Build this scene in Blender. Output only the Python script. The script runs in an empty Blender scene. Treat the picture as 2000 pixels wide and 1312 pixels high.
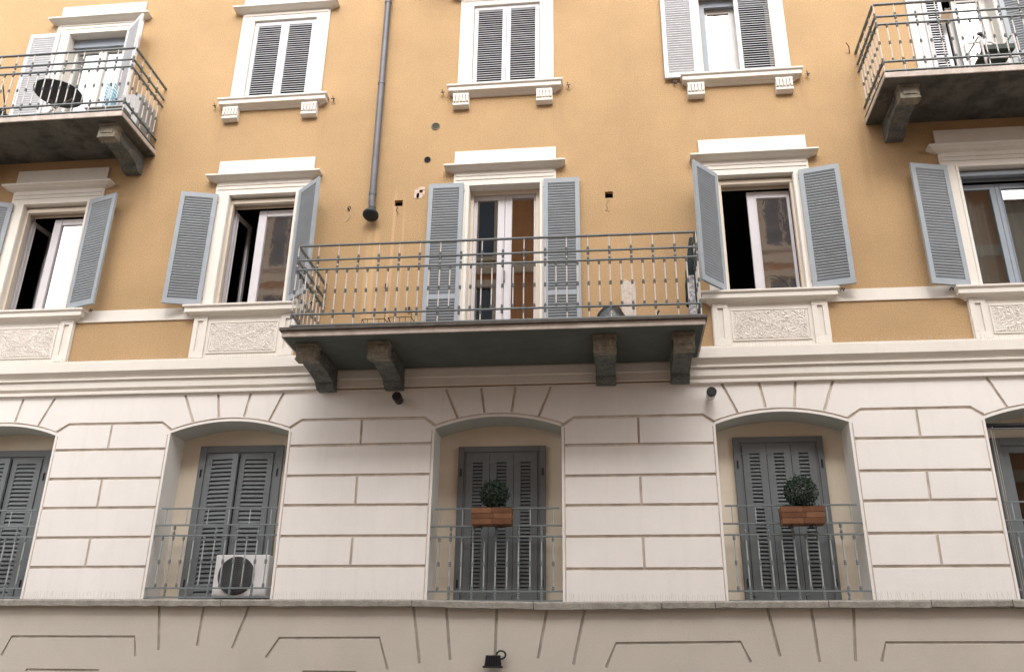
import bpy, bmesh, math, random
from mathutils import Vector, Matrix

S = bpy.context.scene
COL = S.collection
R = math.radians
rnd = random.Random(7)

# ------------------------------------------------------------------ camera
D = 11.0                      # metres from the facade plane (y = 0)
def cam_axes(p, y, r):
    cy, sy, cp, sp = math.cos(y), math.sin(y), math.cos(p), math.sin(p)
    f = Vector((sy*cp, cy*cp, sp)); rt = Vector((cy, -sy, 0)); up = rt.cross(f)
    c, s = math.cos(r), math.sin(r)
    return c*rt + s*up, -s*rt + c*up, -f
cam_d = bpy.data.cameras.new("camera"); cam = bpy.data.objects.new("camera", cam_d); COL.objects.link(cam)
ax = cam_axes(R(22.8159), R(-6.6033), R(0.84485))
m = Matrix((ax[0], ax[1], ax[2])).transposed().to_4x4(); m.translation = (0, -D, 0)
cam.matrix_world = m
cam_d.sensor_width = 36; cam_d.lens = 1750.286/2000*36; cam_d.clip_end = 500; cam_d.clip_start = 0.05
S.camera = cam

# ------------------------------------------------------------------ sky, sun, exposure
SUN_EL, SUN_AZ = 40, 175       # bright overcast over the street
W = bpy.data.worlds.new("World"); S.world = W; W.use_nodes = True
nt = W.node_tree; nt.nodes.clear()
sky = nt.nodes.new("ShaderNodeTexSky"); sky.sky_type = 'NISHITA'; sky.sun_disc = False
sky.sun_elevation = R(SUN_EL); sky.sun_rotation = R(SUN_AZ); sky.air_density = 1.0; sky.dust_density = 7.0; sky.ozone_density = 1.0
hs = nt.nodes.new("ShaderNodeHueSaturation"); hs.inputs["Saturation"].default_value = 0.30
bg = nt.nodes.new("ShaderNodeBackground"); bg.inputs["Strength"].default_value = 0.15
wo = nt.nodes.new("ShaderNodeOutputWorld")
nt.links.new(sky.outputs[0], hs.inputs["Color"]); nt.links.new(hs.outputs[0], bg.inputs["Color"]); nt.links.new(bg.outputs[0], wo.inputs["Surface"])
sun_d = bpy.data.lights.new("sun", 'SUN'); sun_d.energy = 1.5; sun_d.angle = R(150); sun_d.color = (1.0, 0.985, 0.97)
sun = bpy.data.objects.new("sun", sun_d); COL.objects.link(sun)
to_sun = Vector((math.sin(R(SUN_AZ))*math.cos(R(SUN_EL)), math.cos(R(SUN_AZ))*math.cos(R(SUN_EL)), math.sin(R(SUN_EL))))
sun.rotation_euler = to_sun.to_track_quat('Z', 'Y').to_euler()
S.view_settings.view_transform = 'Standard'; S.view_settings.look = 'None'
S.view_settings.exposure = 1.06; S.view_settings.gamma = 1.0; S.view_settings.use_curve_mapping = False

# ------------------------------------------------------------------ materials
def mat(name, base, rough=0.8, var=0.08, scale=6.0, bump=0.0, bscale=60.0, base2=None, spec=0.3, metal=0.0, fine=0.0, tweak=None):
    M = bpy.data.materials.new(name); M.use_nodes = True
    t = M.node_tree; N = t.nodes; L = t.links; b = N["Principled BSDF"]
    b.inputs["Roughness"].default_value = rough; b.inputs["Metallic"].default_value = metal
    b.inputs["Specular IOR Level"].default_value = spec
    geo = N.new("ShaderNodeNewGeometry")
    n1 = N.new("ShaderNodeTexNoise"); n1.inputs["Scale"].default_value = scale; n1.inputs["Detail"].default_value = 6; n1.inputs["Roughness"].default_value = 0.62
    L.new(geo.outputs["Position"], n1.inputs["Vector"])
    ramp = N.new("ShaderNodeMapRange"); ramp.inputs[1].default_value = 0.3; ramp.inputs[2].default_value = 0.7
    L.new(n1.outputs["Fac"], ramp.inputs[0])
    mx = N.new("ShaderNodeMix"); mx.data_type = 'RGBA'
    b2 = base2 or tuple(c*(1-2*var) for c in base)
    mx.inputs[6].default_value = (*b2, 1); mx.inputs[7].default_value = (*base, 1)
    L.new(ramp.outputs[0], mx.inputs[0])
    col = mx.outputs[2]
    if fine:
        n3 = N.new("ShaderNodeTexNoise"); n3.inputs["Scale"].default_value = 55; n3.inputs["Detail"].default_value = 4
        L.new(geo.outputs["Position"], n3.inputs["Vector"])
        r3 = N.new("ShaderNodeMapRange"); r3.inputs[1].default_value = 0.3; r3.inputs[2].default_value = 0.7; r3.inputs[3].default_value = 1-fine; r3.inputs[4].default_value = 1+fine
        L.new(n3.outputs["Fac"], r3.inputs[0])
        vm = N.new("ShaderNodeVectorMath"); vm.operation = 'SCALE'; L.new(col, vm.inputs[0]); L.new(r3.outputs[0], vm.inputs["Scale"]); col = vm.outputs[0]
    if tweak: col = tweak(t, geo, col)
    L.new(col, b.inputs["Base Color"])
    if bump:
        n2 = N.new("ShaderNodeTexNoise"); n2.inputs["Scale"].default_value = bscale; n2.inputs["Detail"].default_value = 5
        L.new(geo.outputs["Position"], n2.inputs["Vector"])
        bp_ = N.new("ShaderNodeBump"); bp_.inputs["Strength"].default_value = bump; bp_.inputs["Distance"].default_value = 0.01
        L.new(n2.outputs["Fac"], bp_.inputs["Height"]); L.new(bp_.outputs[0], b.inputs["Normal"])
    return M

def smooth_box(t, geo, x0, x1, z0, z1, sx, sz):
    """0..1 mask of a soft rectangle on the facade, in metres."""
    N, L = t.nodes, t.links
    sep = N.new("ShaderNodeSeparateXYZ"); L.new(geo.outputs["Position"], sep.inputs[0])
    outs = []
    for o, a, b, s in ((0, x0, x1, sx), (2, z0, z1, sz)):
        for lo, hi in ((a-s, a+s), (b+s, b-s)):
            r = N.new("ShaderNodeMapRange"); r.interpolation_type = 'SMOOTHSTEP'
            r.inputs[1].default_value = lo; r.inputs[2].default_value = hi
            if lo > hi:
                r.inputs[1].default_value = hi; r.inputs[2].default_value = lo; r.inputs[3].default_value = 1; r.inputs[4].default_value = 0
            L.new(sep.outputs[o], r.inputs[0]); outs.append(r.outputs[0])
    v = outs[0]
    for q in outs[1:]:
        mm = N.new("ShaderNodeMath"); mm.operation = 'MULTIPLY'; L.new(v, mm.inputs[0]); L.new(q, mm.inputs[1]); v = mm.outputs[0]
    return v

def streaks(t, geo, sx=14, sz=0.7, lo=0.45, hi=0.7):
    N, L = t.nodes, t.links
    vm = N.new("ShaderNodeVectorMath"); vm.operation = 'MULTIPLY'; vm.inputs[1].default_value = (sx, sx, sz); L.new(geo.outputs["Position"], vm.inputs[0])
    n = N.new("ShaderNodeTexNoise"); n.inputs["Scale"].default_value = 1; n.inputs["Detail"].default_value = 5; L.new(vm.outputs[0], n.inputs["Vector"])
    r = N.new("ShaderNodeMapRange"); r.inputs[1].default_value = lo; r.inputs[2].default_value = hi; L.new(n.outputs["Fac"], r.inputs[0])
    return r.outputs[0]

def mixc(t, col, fac, c, amt=1.0):
    N, L = t.nodes, t.links
    mm = N.new("ShaderNodeMath"); mm.operation = 'MULTIPLY'; mm.inputs[1].default_value = amt; L.new(fac, mm.inputs[0])
    mx = N.new("ShaderNodeMix"); mx.data_type = 'RGBA'; mx.inputs[7].default_value = (*c, 1)
    L.new(mm.outputs[0], mx.inputs[0]); L.new(col, mx.inputs[6])
    return mx.outputs[2]

def mulf(t, a, b):
    mm = t.nodes.new("ShaderNodeMath"); mm.operation = 'MULTIPLY'; t.links.new(a, mm.inputs[0]); t.links.new(b, mm.inputs[1]); return mm.outputs[0]

def orange_tweak(t, geo, col):
    st = streaks(t, geo)
    col = mixc(t, col, st, (0.42, 0.25, 0.11), 0.10)
    for a_, b_, c_, d_ in ((-6.0, -5.75, 8.0, 8.75), (-4.35, -4.15, 8.1, 8.75), (-2.3, -2.1, 8.1, 8.7), (-0.75, -0.55, 8.0, 8.7), (1.2, 1.4, 8.0, 8.65), (2.75, 2.95, 8.1, 8.65), (-6.95, -6.75, 6.9, 7.85), (3.55, 3.8, 6.7, 7.75)):
        col = mixc(t, col, mulf(t, smooth_box(t, geo, a_, b_, c_, d_, 0.08, 0.3), streaks(t, geo, 11, 0.5, 0.4, 0.65)), (0.30, 0.19, 0.10), 0.30)
    m1 = smooth_box(t, geo, -3.37, -3.20, 4.6, 6.55, 0.09, 0.5)        # pale run below the downpipe foot
    col = mixc(t, col, mulf(t, m1, streaks(t, geo, 9, 0.5, 0.35, 0.65)), (0.66, 0.45, 0.24), 0.75)
    m2 = smooth_box(t, geo, -3.03, -2.99, 4.6, 6.95, 0.012, 0.2)
    col = mixc(t, col, m2, (0.66, 0.42, 0.26), 0.45)
    m3 = smooth_box(t, geo, -2.88, -2.85, 5.1, 6.7, 0.012, 0.3)
    col = mixc(t, col, m3, (0.66, 0.42, 0.26), 0.3)
    return col

def white_tweak(t, geo, col):
    return mixc(t, col, streaks(t, geo, 10, 0.8, 0.5, 0.75), (0.52, 0.47, 0.40), 0.10)

def stone_tweak(t, geo, col):
    n = t.nodes.new("ShaderNodeTexNoise"); n.inputs["Scale"].default_value = 3.2; n.inputs["Detail"].default_value = 8; n.inputs["Roughness"].default_value = 0.7
    t.links.new(geo.outputs["Position"], n.inputs["Vector"])
    r = t.nodes.new("ShaderNodeMapRange"); r.inputs[1].default_value = 0.47; r.inputs[2].default_value = 0.62; t.links.new(n.outputs["Fac"], r.inputs[0])
    return mixc(t, col, r.outputs[0], (0.05, 0.048, 0.042), 0.8)

M = {}
M['orange'] = mat("orange_plaster", (0.485, 0.324, 0.172), 0.9, 0.085, 0.8, 1.0, 75, fine=0.15, tweak=orange_tweak)
M['white'] = mat("white_wall_paint", (0.825, 0.79, 0.755), 0.85, 0.035, 1.3, 0.12, 40, fine=0.015, tweak=white_tweak)
M['trim'] = mat("white_trim_paint", (0.76, 0.72, 0.66), 0.8, 0.03, 3.0, 0.15, 50, fine=0.02, tweak=white_tweak)
M['rustic'] = mat("rough_cast_panel", (0.78, 0.735, 0.68), 0.9, 0.06, 9.0, 1.0, 42, fine=0.05)
M['lining'] = mat("grey_green_arch_paint", (0.50, 0.52, 0.49), 0.85, 0.06, 1.6, 0.15, 40)
M['jamb'] = mat("pale_grey_jamb_paint", (0.78, 0.765, 0.73), 0.85, 0.06, 1.6, 0.15, 40)
M['niche'] = mat("cream_niche_plaster", (0.76, 0.68, 0.56), 0.85, 0.06, 1.6, 0.15, 40)
M['beige'] = mat("beige_base_plaster", (0.55, 0.505, 0.44), 0.9, 0.05, 1.5, 0.25, 60, fine=0.04, tweak=white_tweak)
M['ledge'] = mat("worn_ledge_stone", (0.37, 0.345, 0.305), 0.9, 0.2, 9.0, 0.8, 35, fine=0.1)
M['fascia'] = mat("worn_pinkish_fascia", (0.60, 0.52, 0.47), 0.85, 0.12, 7.0, 0.5, 30, base2=(0.42, 0.36, 0.31), fine=0.06)
M['lip'] = mat("dark_drip_lip", (0.13, 0.115, 0.10), 0.85, 0.2, 9, 0.3, 40)
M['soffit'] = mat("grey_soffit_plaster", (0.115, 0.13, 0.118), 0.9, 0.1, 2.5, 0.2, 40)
M['stone'] = mat("dark_bracket_stone", (0.165, 0.168, 0.155), 0.9, 0.2, 9.0, 1.0, 30, base2=(0.085, 0.09, 0.085), fine=0.3)
M['stonelight'] = mat("weathered_bracket_cap", (0.30, 0.26, 0.20), 0.9, 0.25, 14, 0.8, 30, base2=(0.14, 0.13, 0.11), fine=0.15)
M['oldslab'] = mat("stained_slab_concrete", (0.15, 0.145, 0.125), 0.95, 0.2, 2.2, 0.6, 30, base2=(0.085, 0.082, 0.072), fine=0.1, tweak=stone_tweak)
M['shutter'] = mat("blue_grey_shutter_paint", (0.325, 0.358, 0.39), 0.6, 0.05, 8.0, 0.05, 80)
M['lit_shutter'] = mat("shutter_paint_top_lit", (0.60, 0.61, 0.64), 0.6, 0.05, 8.0, 0.05, 80)  # top-floor copy of the shutter paint, lightened for the stronger light up there
M['dark_shutter'] = mat("slate_shutter_paint", (0.152, 0.168, 0.176), 0.6, 0.06, 8.0, 0.05, 80)
M['leaf'] = mat("pale_lilac_window_frame", (0.60, 0.58, 0.61), 0.5, 0.04, 8.0)
M['cream'] = mat("cream_window_casing", (0.68, 0.60, 0.50), 0.65, 0.04, 8.0)
M['whiteleaf'] = mat("white_window_frame", (0.78, 0.77, 0.75), 0.5, 0.03, 8.0)
M['blueleaf'] = mat("blue_grey_window_frame", (0.27, 0.31, 0.36), 0.5, 0.04, 8.0)
M['skylit_bar'] = mat("iron_paint_skylit", (0.62, 0.575, 0.54), 0.5, 0.08, 25.0, 0.1, 90, spec=0.4)  # upper balusters: the sky's light on them is put into the colour
M['dim_skylit_bar'] = mat("iron_paint_dim_skylit", (0.36, 0.39, 0.39), 0.5, 0.08, 25.0, 0.1, 90, spec=0.4)  # niche balusters: lit copy of the iron, dimmer than the upper ones
M['iron'] = mat("iron_paint_rail_shade", (0.20, 0.22, 0.225), 0.45, 0.08, 25.0, 0.1, 90, spec=0.5)  # upper rails: darker copy of the iron, shade of their undersides in the colour
M['irondark'] = mat("iron_paint_dimmed", (0.18, 0.205, 0.21), 0.5, 0.08, 25.0, 0.1, 90, spec=0.5)  # niche rails and collars: shaded copy in the dimmer light down there
M['collar'] = mat("dark_iron_collar", (0.15, 0.16, 0.165), 0.5, 0.1, 25)
M['zinc'] = mat("aged_pipe_metal", (0.135, 0.133, 0.145), 0.5, 0.12, 5.0, 0.1, 30, metal=0.3, spec=0.4)
M['black'] = mat("black_plastic", (0.018, 0.019, 0.021), 0.4, 0.1, 20)
M['blackmetal'] = mat("dark_slate_metal", (0.035, 0.045, 0.055), 0.45, 0.1, 10)
M['hole'] = mat("black_void", (0.012, 0.012, 0.012), 0.95, 0.1, 10)
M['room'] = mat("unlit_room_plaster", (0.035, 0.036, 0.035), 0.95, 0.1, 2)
M['roomlight'] = mat("pale_room_plaster", (0.55, 0.55, 0.54), 0.95, 0.05, 2)
M['acwhite'] = mat("white_appliance_shell", (0.74, 0.73, 0.73), 0.45, 0.03, 5)
M['acgrey'] = mat("faded_appliance_shell", (0.50, 0.50, 0.51), 0.5, 0.06, 5)
M['acdark'] = mat("dark_fan_grille", (0.06, 0.066, 0.066), 0.5, 0.1, 20)
M['terracotta'] = mat("terracotta_wood", (0.235, 0.11, 0.05), 0.6, 0.2, 5, 0.2, 40, base2=(0.14, 0.06, 0.03))
M['terra2'] = mat("dark_terracotta_wood", (0.165, 0.07, 0.032), 0.6, 0.2, 5, 0.2, 40)
M['foliage'] = mat("box_leaf_green", (0.022, 0.042, 0.024), 0.55, 0.4, 30, base2=(0.008, 0.018, 0.012))
M['foliage2'] = mat("young_box_leaf_green", (0.05, 0.085, 0.05), 0.5, 0.3, 30)
M['soil'] = mat("dark_soil", (0.03, 0.022, 0.016), 0.95, 0.2, 30, 0.5, 60)
M['curtain'] = mat("beige_curtain_cloth", (0.55, 0.49, 0.43), 0.9, 0.08, 4)
M['whitecurtain'] = mat("white_curtain_cloth", (0.82, 0.83, 0.84), 0.9, 0.02, 4)
M['bag'] = mat("black_bag_plastic", (0.012, 0.017, 0.022), 0.25, 0.2, 10, 0.6, 25, spec=0.6)
M['greencloth'] = mat("dark_green_parasol_cloth", (0.02, 0.035, 0.035), 0.8, 0.2, 10, 0.3, 40)
M['seat'] = mat("dark_green_seat_shell", (0.035, 0.055, 0.045), 0.5, 0.1, 10)
M['tubewhite'] = mat("white_tube_metal", (0.72, 0.70, 0.68), 0.4, 0.05, 10)
M['pink'] = mat("pink_plastic", (0.62, 0.30, 0.36), 0.5, 0.05, 10)
M['bluecrate'] = mat("pale_blue_plastic", (0.42, 0.66, 0.78), 0.5, 0.05, 10)
M['bottle'] = mat("clear_white_plastic", (0.66, 0.66, 0.74), 0.2, 0.05, 10, spec=0.6)
M['patch'] = mat("bare_plaster_patch", (0.62, 0.56, 0.50), 0.95, 0.15, 14, 0.9, 30, base2=(0.46, 0.38, 0.31), fine=0.08)
M['pinkpatch'] = mat("pinkish_plaster_patch", (0.66, 0.52, 0.45), 0.95, 0.1, 18, 0.9, 30)
M['camwhite'] = mat("white_housing_plastic", (0.66, 0.63, 0.58), 0.45, 0.05, 12)
M['lamp'] = mat("beige_lamp_shade", (0.62, 0.47, 0.32), 0.7, 0.05, 12)
M['concretebox'] = mat("grey_trough_plastic", (0.42, 0.42, 0.41), 0.8, 0.1, 10, 0.3, 30)
M['bounce_street'] = mat("pale_bounce_setts", (0.26, 0.235, 0.205), 0.9, 0.15, 3, 0.4, 60)  # unseen street, paled to bounce light up under balconies and into niches
M['paving'] = mat("pavement_stone", (0.38, 0.35, 0.31), 0.9, 0.12, 2, 0.3, 30)
M['russet'] = mat("russet_plaster", (0.56, 0.28, 0.13), 0.9, 0.08, 1.2, 0.3, 60, tweak=lambda t, g, c: mixc(t, c, streaks(t, g), (0.2, 0.08, 0.05), 0.3))
M['cream2'] = mat("cream_stone_trim", (0.62, 0.52, 0.40), 0.85, 0.06, 3)
M['roof'] = mat("brown_roof_tile", (0.22, 0.11, 0.07), 0.9, 0.2, 6)
M['wire'] = mat("bright_steel_wire", (0.5, 0.47, 0.44), 0.4, 0.05, 10, metal=0.6)

def brickpattern(t, geo, col):
    N, L = t.nodes, t.links
    b = N.new("ShaderNodeTexBrick"); b.inputs["Scale"].default_value = 9; b.inputs["Color1"].default_value = (1, 1, 1, 1); b.inputs["Color2"].default_value = (0, 0, 0, 1); b.inputs["Mortar"].default_value = (0, 0, 0, 1); b.inputs["Mortar Size"].default_value = 0.004
    return col

def glass(name, refl, tint=(0.8, 0.84, 0.85), rough=0.0, bump=0.0, bscale=8.0, film=0.0):
    m = bpy.data.materials.new(name); m.use_nodes = True
    t = m.node_tree; N = t.nodes; L = t.links; N.clear()
    o = N.new("ShaderNodeOutputMaterial"); tr = N.new("ShaderNodeBsdfTransparent"); gl = N.new("ShaderNodeBsdfGlossy"); mx = N.new("ShaderNodeMixShader")
    tr.inputs[0].default_value = (*tint, 1); gl.inputs["Roughness"].default_value = rough
    lw = N.new("ShaderNodeLayerWeight"); lw.inputs[0].default_value = 0.35
    r = N.new("ShaderNodeMapRange"); r.inputs[3].default_value = refl; r.inputs[4].default_value = min(1, refl+0.5); L.new(lw.outputs["Fresnel"], r.inputs[0])
    L.new(r.outputs[0], mx.inputs[0]); L.new(tr.outputs[0], mx.inputs[1]); L.new(gl.outputs[0], mx.inputs[2])
    out = mx.outputs[0]
    if bump:
        g = N.new("ShaderNodeNewGeometry"); n = N.new("ShaderNodeTexNoise"); n.inputs["Scale"].default_value = bscale; n.inputs["Detail"].default_value = 4; n.inputs["Distortion"].default_value = 1.5
        L.new(g.outputs["Position"], n.inputs["Vector"]); b = N.new("ShaderNodeBump"); b.inputs["Strength"].default_value = bump; b.inputs["Distance"].default_value = 0.02
        L.new(n.outputs["Fac"], b.inputs["Height"]); L.new(b.outputs[0], gl.inputs["Normal"])
        if film:
            df = N.new("ShaderNodeBsdfDiffuse"); df.inputs[0].default_value = (0.66, 0.50, 0.44, 1); L.new(b.outputs[0], df.inputs["Normal"])
            rr = N.new("ShaderNodeMapRange"); rr.inputs[1].default_value = 0.35; rr.inputs[2].default_value = 0.7; rr.inputs[3].default_value = film*0.5; rr.inputs[4].default_value = film; L.new(n.outputs["Fac"], rr.inputs[0])
            m2 = N.new("ShaderNodeMixShader"); L.new(rr.outputs[0], m2.inputs[0]); L.new(out, m2.inputs[1]); L.new(df.outputs[0], m2.inputs[2]); out = m2.outputs[0]
    L.new(out, o.inputs[0])
    return m
M['pane'] = glass("window_glass", 0.34)
M['softpane'] = glass("faint_window_glass", 0.12)
M['dullpane'] = glass("shaded_window_glass", 0.05)
M['mirrorpane'] = glass("bright_window_glass", 0.62)
M['filmpane'] = glass("plastic_filmed_glass", 0.45, bump=0.035, bscale=2.6, rough=0.03, film=0.07)

# ------------------------------------------------------------------ mesh builder
class MB:
    def __init__(s): s.v = []; s.f = []; s.mi = []; s.cur = 0
    def add(s, vs, fs):
        o = len(s.v); s.v += [tuple(p) for p in vs]; s.f += [tuple(i+o for i in f) for f in fs]; s.mi += [s.cur]*len(fs); return s
    def m(s, i): s.cur = i; return s
    def box(s, x0, x1, y0, y1, z0, z1, T=None):
        vs = [(x, y, z) for x in (x0, x1) for y in (y0, y1) for z in (z0, z1)]
        if T: vs = [T @ Vector(p) for p in vs]
        return s.add(vs, [(0, 1, 3, 2), (4, 6, 7, 5), (0, 4, 5, 1), (2, 3, 7, 6), (0, 2, 6, 4), (1, 5, 7, 3)])
    def prism(s, poly, a, b, axis='y', T=None):
        """poly: 2D outline; axis 'y' -> (x,z), 'x' -> (y,z), 'z' -> (x,y)"""
        n = len(poly)
        def P(p, h): return {'y': (p[0], h, p[1]), 'x': (h, p[0], p[1]), 'z': (p[0], p[1], h)}[axis]
        vs = [P(p, a) for p in poly] + [P(p, b) for p in poly]
        if T: vs = [T @ Vector(p) for p in vs]
        return s.add(vs, [tuple(range(n))[::-1], tuple(range(n, 2*n))] + [(i, (i+1) % n, n+(i+1) % n, n+i) for i in range(n)])
    def moulding(s, x0, x1, prof, wall=0.0):
        """prof: (projection, z) from top to bottom; mitred returns at both ends"""
        vs = []; fs = []
        for d, z in prof:
            vs += [(x0-d, wall, z), (x0-d, wall-d, z), (x1+d, wall-d, z), (x1+d, wall, z)]
        for i in range(len(prof)-1):
            a = 4*i; b = a+4
            for k in range(3): fs.append((a+k, a+k+1, b+k+1, b+k))
        fs.append((0, 3, 2, 1)); e = 4*(len(prof)-1); fs.append((e, e+1, e+2, e+3))
        return s.add(vs, fs)
    def tube(s, p, q, r, n=8, r2=None, cap=True):
        p, q = Vector(p), Vector(q); d = (q-p).normalized(); a = d.orthogonal().normalized(); b = d.cross(a); r2 = r if r2 is None else r2
        vs = []
        for c, rr in ((p, r), (q, r2)):
            for i in range(n):
                t = 2*math.pi*i/n; vs.append(c + (a*math.cos(t)+b*math.sin(t))*rr)
        fs = [(i, (i+1) % n, n+(i+1) % n, n+i) for i in range(n)]
        if cap: fs += [tuple(range(n))[::-1], tuple(range(n, 2*n))]
        return s.add(vs, fs)
    def path(s, pts, r, n=8):
        for a, b in zip(pts, pts[1:]): s.tube(a, b, r, n)
        return s
    def lathe(s, prof, n=10, c=(0, 0, 0), T=None):
        """prof: (radius, z)"""
        vs = []
        for r, z in prof:
            for i in range(n):
                t = 2*math.pi*i/n; vs.append((c[0]+r*math.cos(t), c[1]+r*math.sin(t), c[2]+z))
        if T: vs = [T @ Vector(p) for p in vs]
        fs = []
        for k in range(len(prof)-1):
            for i in range(n): fs.append((k*n+i, k*n+(i+1) % n, (k+1)*n+(i+1) % n, (k+1)*n+i))
        fs += [tuple(range(n))[::-1], tuple(range((len(prof)-1)*n, len(prof)*n))]
        return s.add(vs, fs)
    def mesh(s, name, mats):
        me = bpy.data.meshes.new(name); me.from_pydata(s.v, [], s.f); me.update()
        if not isinstance(mats, (list, tuple)): mats = [mats]
        for q in mats: me.materials.append(q)
        for p, i in zip(me.polygons, s.mi): p.material_index = min(i, len(mats)-1)
        b = bmesh.new(); b.from_mesh(me); bmesh.ops.recalc_face_normals(b, faces=b.faces); b.to_mesh(me); b.free()
        return me

ORG = {}
def empty(name, loc, parent=None, label=None, category=None, group=None, kind=None):
    o = bpy.data.objects.new(name, None); COL.objects.link(o); o.empty_display_size = 0.1
    loc = Vector(loc); ORG[o.name] = loc
    if parent: o.parent = parent; o.location = loc-ORG[parent.name]
    else: o.location = loc
    tag(o, label, category, group, kind); return o
def tag(o, label=None, category=None, group=None, kind=None):
    if label: o['label'] = label
    if category: o['category'] = category
    if group: o['group'] = group
    if kind: o['kind'] = kind
    return o
def obj(name, mb, mats, parent=None, bevel=0.0, smooth=False, label=None, loc=None):
    """mb in world coordinates (or local ones when loc is given)"""
    me = mb.mesh(name, mats) if isinstance(mb, MB) else mb
    o = bpy.data.objects.new(name, me); COL.objects.link(o)
    L = Vector(loc) if loc is not None else Vector((0, 0, 0)); ORG[o.name] = L
    if parent: o.parent = parent; o.location = L-ORG[parent.name]
    else: o.location = L
    if bevel:
        b = o.modifiers.new("bevel", 'BEVEL'); b.width = bevel; b.segments = 2; b.limit_method = 'ANGLE'; b.angle_limit = R(40); b.harden_normals = False
    if smooth:
        for p in me.polygons: p.use_smooth = True
    if label: o['label'] = label
    return o
def cut(o, cutters):
    """cut a list of MBs out of the mesh of o, one after the other"""
    for c in cutters:
        co = bpy.data.objects.new("cutter", c.mesh("cutter", M['hole'])); COL.objects.link(co)
        md = o.modifiers.new("cut", 'BOOLEAN'); md.operation = 'DIFFERENCE'; md.solver = 'EXACT'; md.object = co
        dg = bpy.context.evaluated_depsgraph_get(); me = bpy.data.meshes.new_from_object(o.evaluated_get(dg))
        o.modifiers.remove(md); o.data = me; bpy.data.objects.remove(co)

# ------------------------------------------------------------------ street (setting)
GZ = -1.7
g = MB().box(-60, 60, -60, 40, GZ-0.5, GZ-0.12)
tag(obj('street', g, M['bounce_street']), kind='structure')
tag(obj('pavement', MB().box(-60, 60, -1.9, 0.3, GZ-0.3, GZ), M['paving'], bevel=0.01), kind='structure')
tag(obj('opposite_pavement', MB().box(-60, 60, -14.6, -12.8, GZ-0.3, GZ), M['paving'], bevel=0.01), kind='structure')

# ------------------------------------------------------------------ the building
B = empty('apartment_building', (-1.4, 0, GZ), None, "ochre and white apartment building with shuttered windows, balconies and arched niches", "building")

# bays: centre x, and the small settlement of each bay on the two upper floors
XC = {'a': -8.30, 'b': -5.03, 'c': -1.425, 'd': 2.115, 'e': 5.335}
DZM = {'a': 0.01, 'b': 0.0, 'c': -0.035, 'd': -0.065, 'e': -0.11}
DZT = {'a': 0.03, 'b': 0.0, 'c': -0.005, 'd': -0.06, 'e': -0.11}
XT = {'a': -8.28, 'b': -5.055, 'c': -1.43, 'd': 2.06, 'e': 5.31}

X0, X1, ZTOP = -13.0, 11.5, 14.6
def holed_wall(mb, x0, x1, z0, z1, holes, depth):
    xs = sorted({x0, x1, *[h[0] for h in holes], *[h[1] for h in holes]}); zs = sorted({z0, z1, *[h[2] for h in holes], *[h[3] for h in holes]})
    xs = [x for x in xs if x0 <= x <= x1]; zs = [z for z in zs if z0 <= z <= z1]
    for a, b in zip(xs, xs[1:]):
        for c, d in zip(zs, zs[1:]):
            mx, mz = (a+b)/2, (c+d)/2
            if any(h[0] < mx < h[1] and h[2] < mz < h[3] for h in holes): continue
            mb.add([(a, 0, c), (b, 0, c), (b, 0, d), (a, 0, d)], [(0, 1, 2, 3)])
    for h in holes:
        a, b, c, d = h[:4]; e = h[4] if len(h) > 4 else depth
        mb.add([(a, 0, c), (b, 0, c), (b, 0, d), (a, 0, d), (a, e, c), (b, e, c), (b, e, d), (a, e, d)], [(0, 4, 5, 1), (1, 5, 6, 2), (2, 6, 7, 3), (3, 7, 4, 0)])
HW = 0.515
holes = []
for k in 'abde': holes.append((XC[k]-HW, XC[k]+HW, 5.20+DZM[k], 7.055+DZM[k]))
holes.append((-1.925, -0.90, 4.32, 7.02))
holes += [(XT['a']-0.51, XT['a']+0.51, 7.9, 10.36), (XT['b']-0.52, XT['b']+0.52, 8.76, 10.40), (XT['c']-0.53, XT['c']+0.53, 8.75, 10.42), (1.55, 2.60, 8.70, 10.36), (4.85, 5.80, 7.8, 10.2)]
SQ = [(-3.02, -2.90, 6.755, 6.855, 0.07), (0.025, 0.135, 6.73, 6.835, 0.07), (-2.675, -2.615, 6.965, 7.005, 0.06)]
holes += SQ
mb = MB(); holed_wall(mb, X0, X1, 3.95, ZTOP, holes, 0.30)
mb.box(X0, X1, 0.30, 0.302, ZTOP-0.01, ZTOP)
obj('ochre_wall', mb, M['orange'], B)
mb = MB()
for h in SQ: mb.box(h[0]-0.02, h[1]+0.02, h[4], h[4]+0.02, h[2]-0.02, h[3]+0.02)
obj('junction_hole', mb, M['hole'], B) if False else None
for h in SQ:
    obj('junction_hole', MB().box(h[0]-0.02, h[1]+0.02, h[4], h[4]+0.02, h[2]-0.02, h[3]+0.02), M['hole'], B)
obj('eaves', MB().box(X0, X1, -0.9, 0.5, ZTOP, ZTOP+0.25), M['trim'], B, bevel=0.02)
obj('side_wall', MB().box(X0-0.0, X0+0.3, 0.32, 9, GZ, ZTOP-0.02), M['orange'], B)
obj('side_wall', MB().box(X1-0.3, X1, 0.32, 9, GZ, ZTOP-0.02), M['orange'], B)

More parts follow.
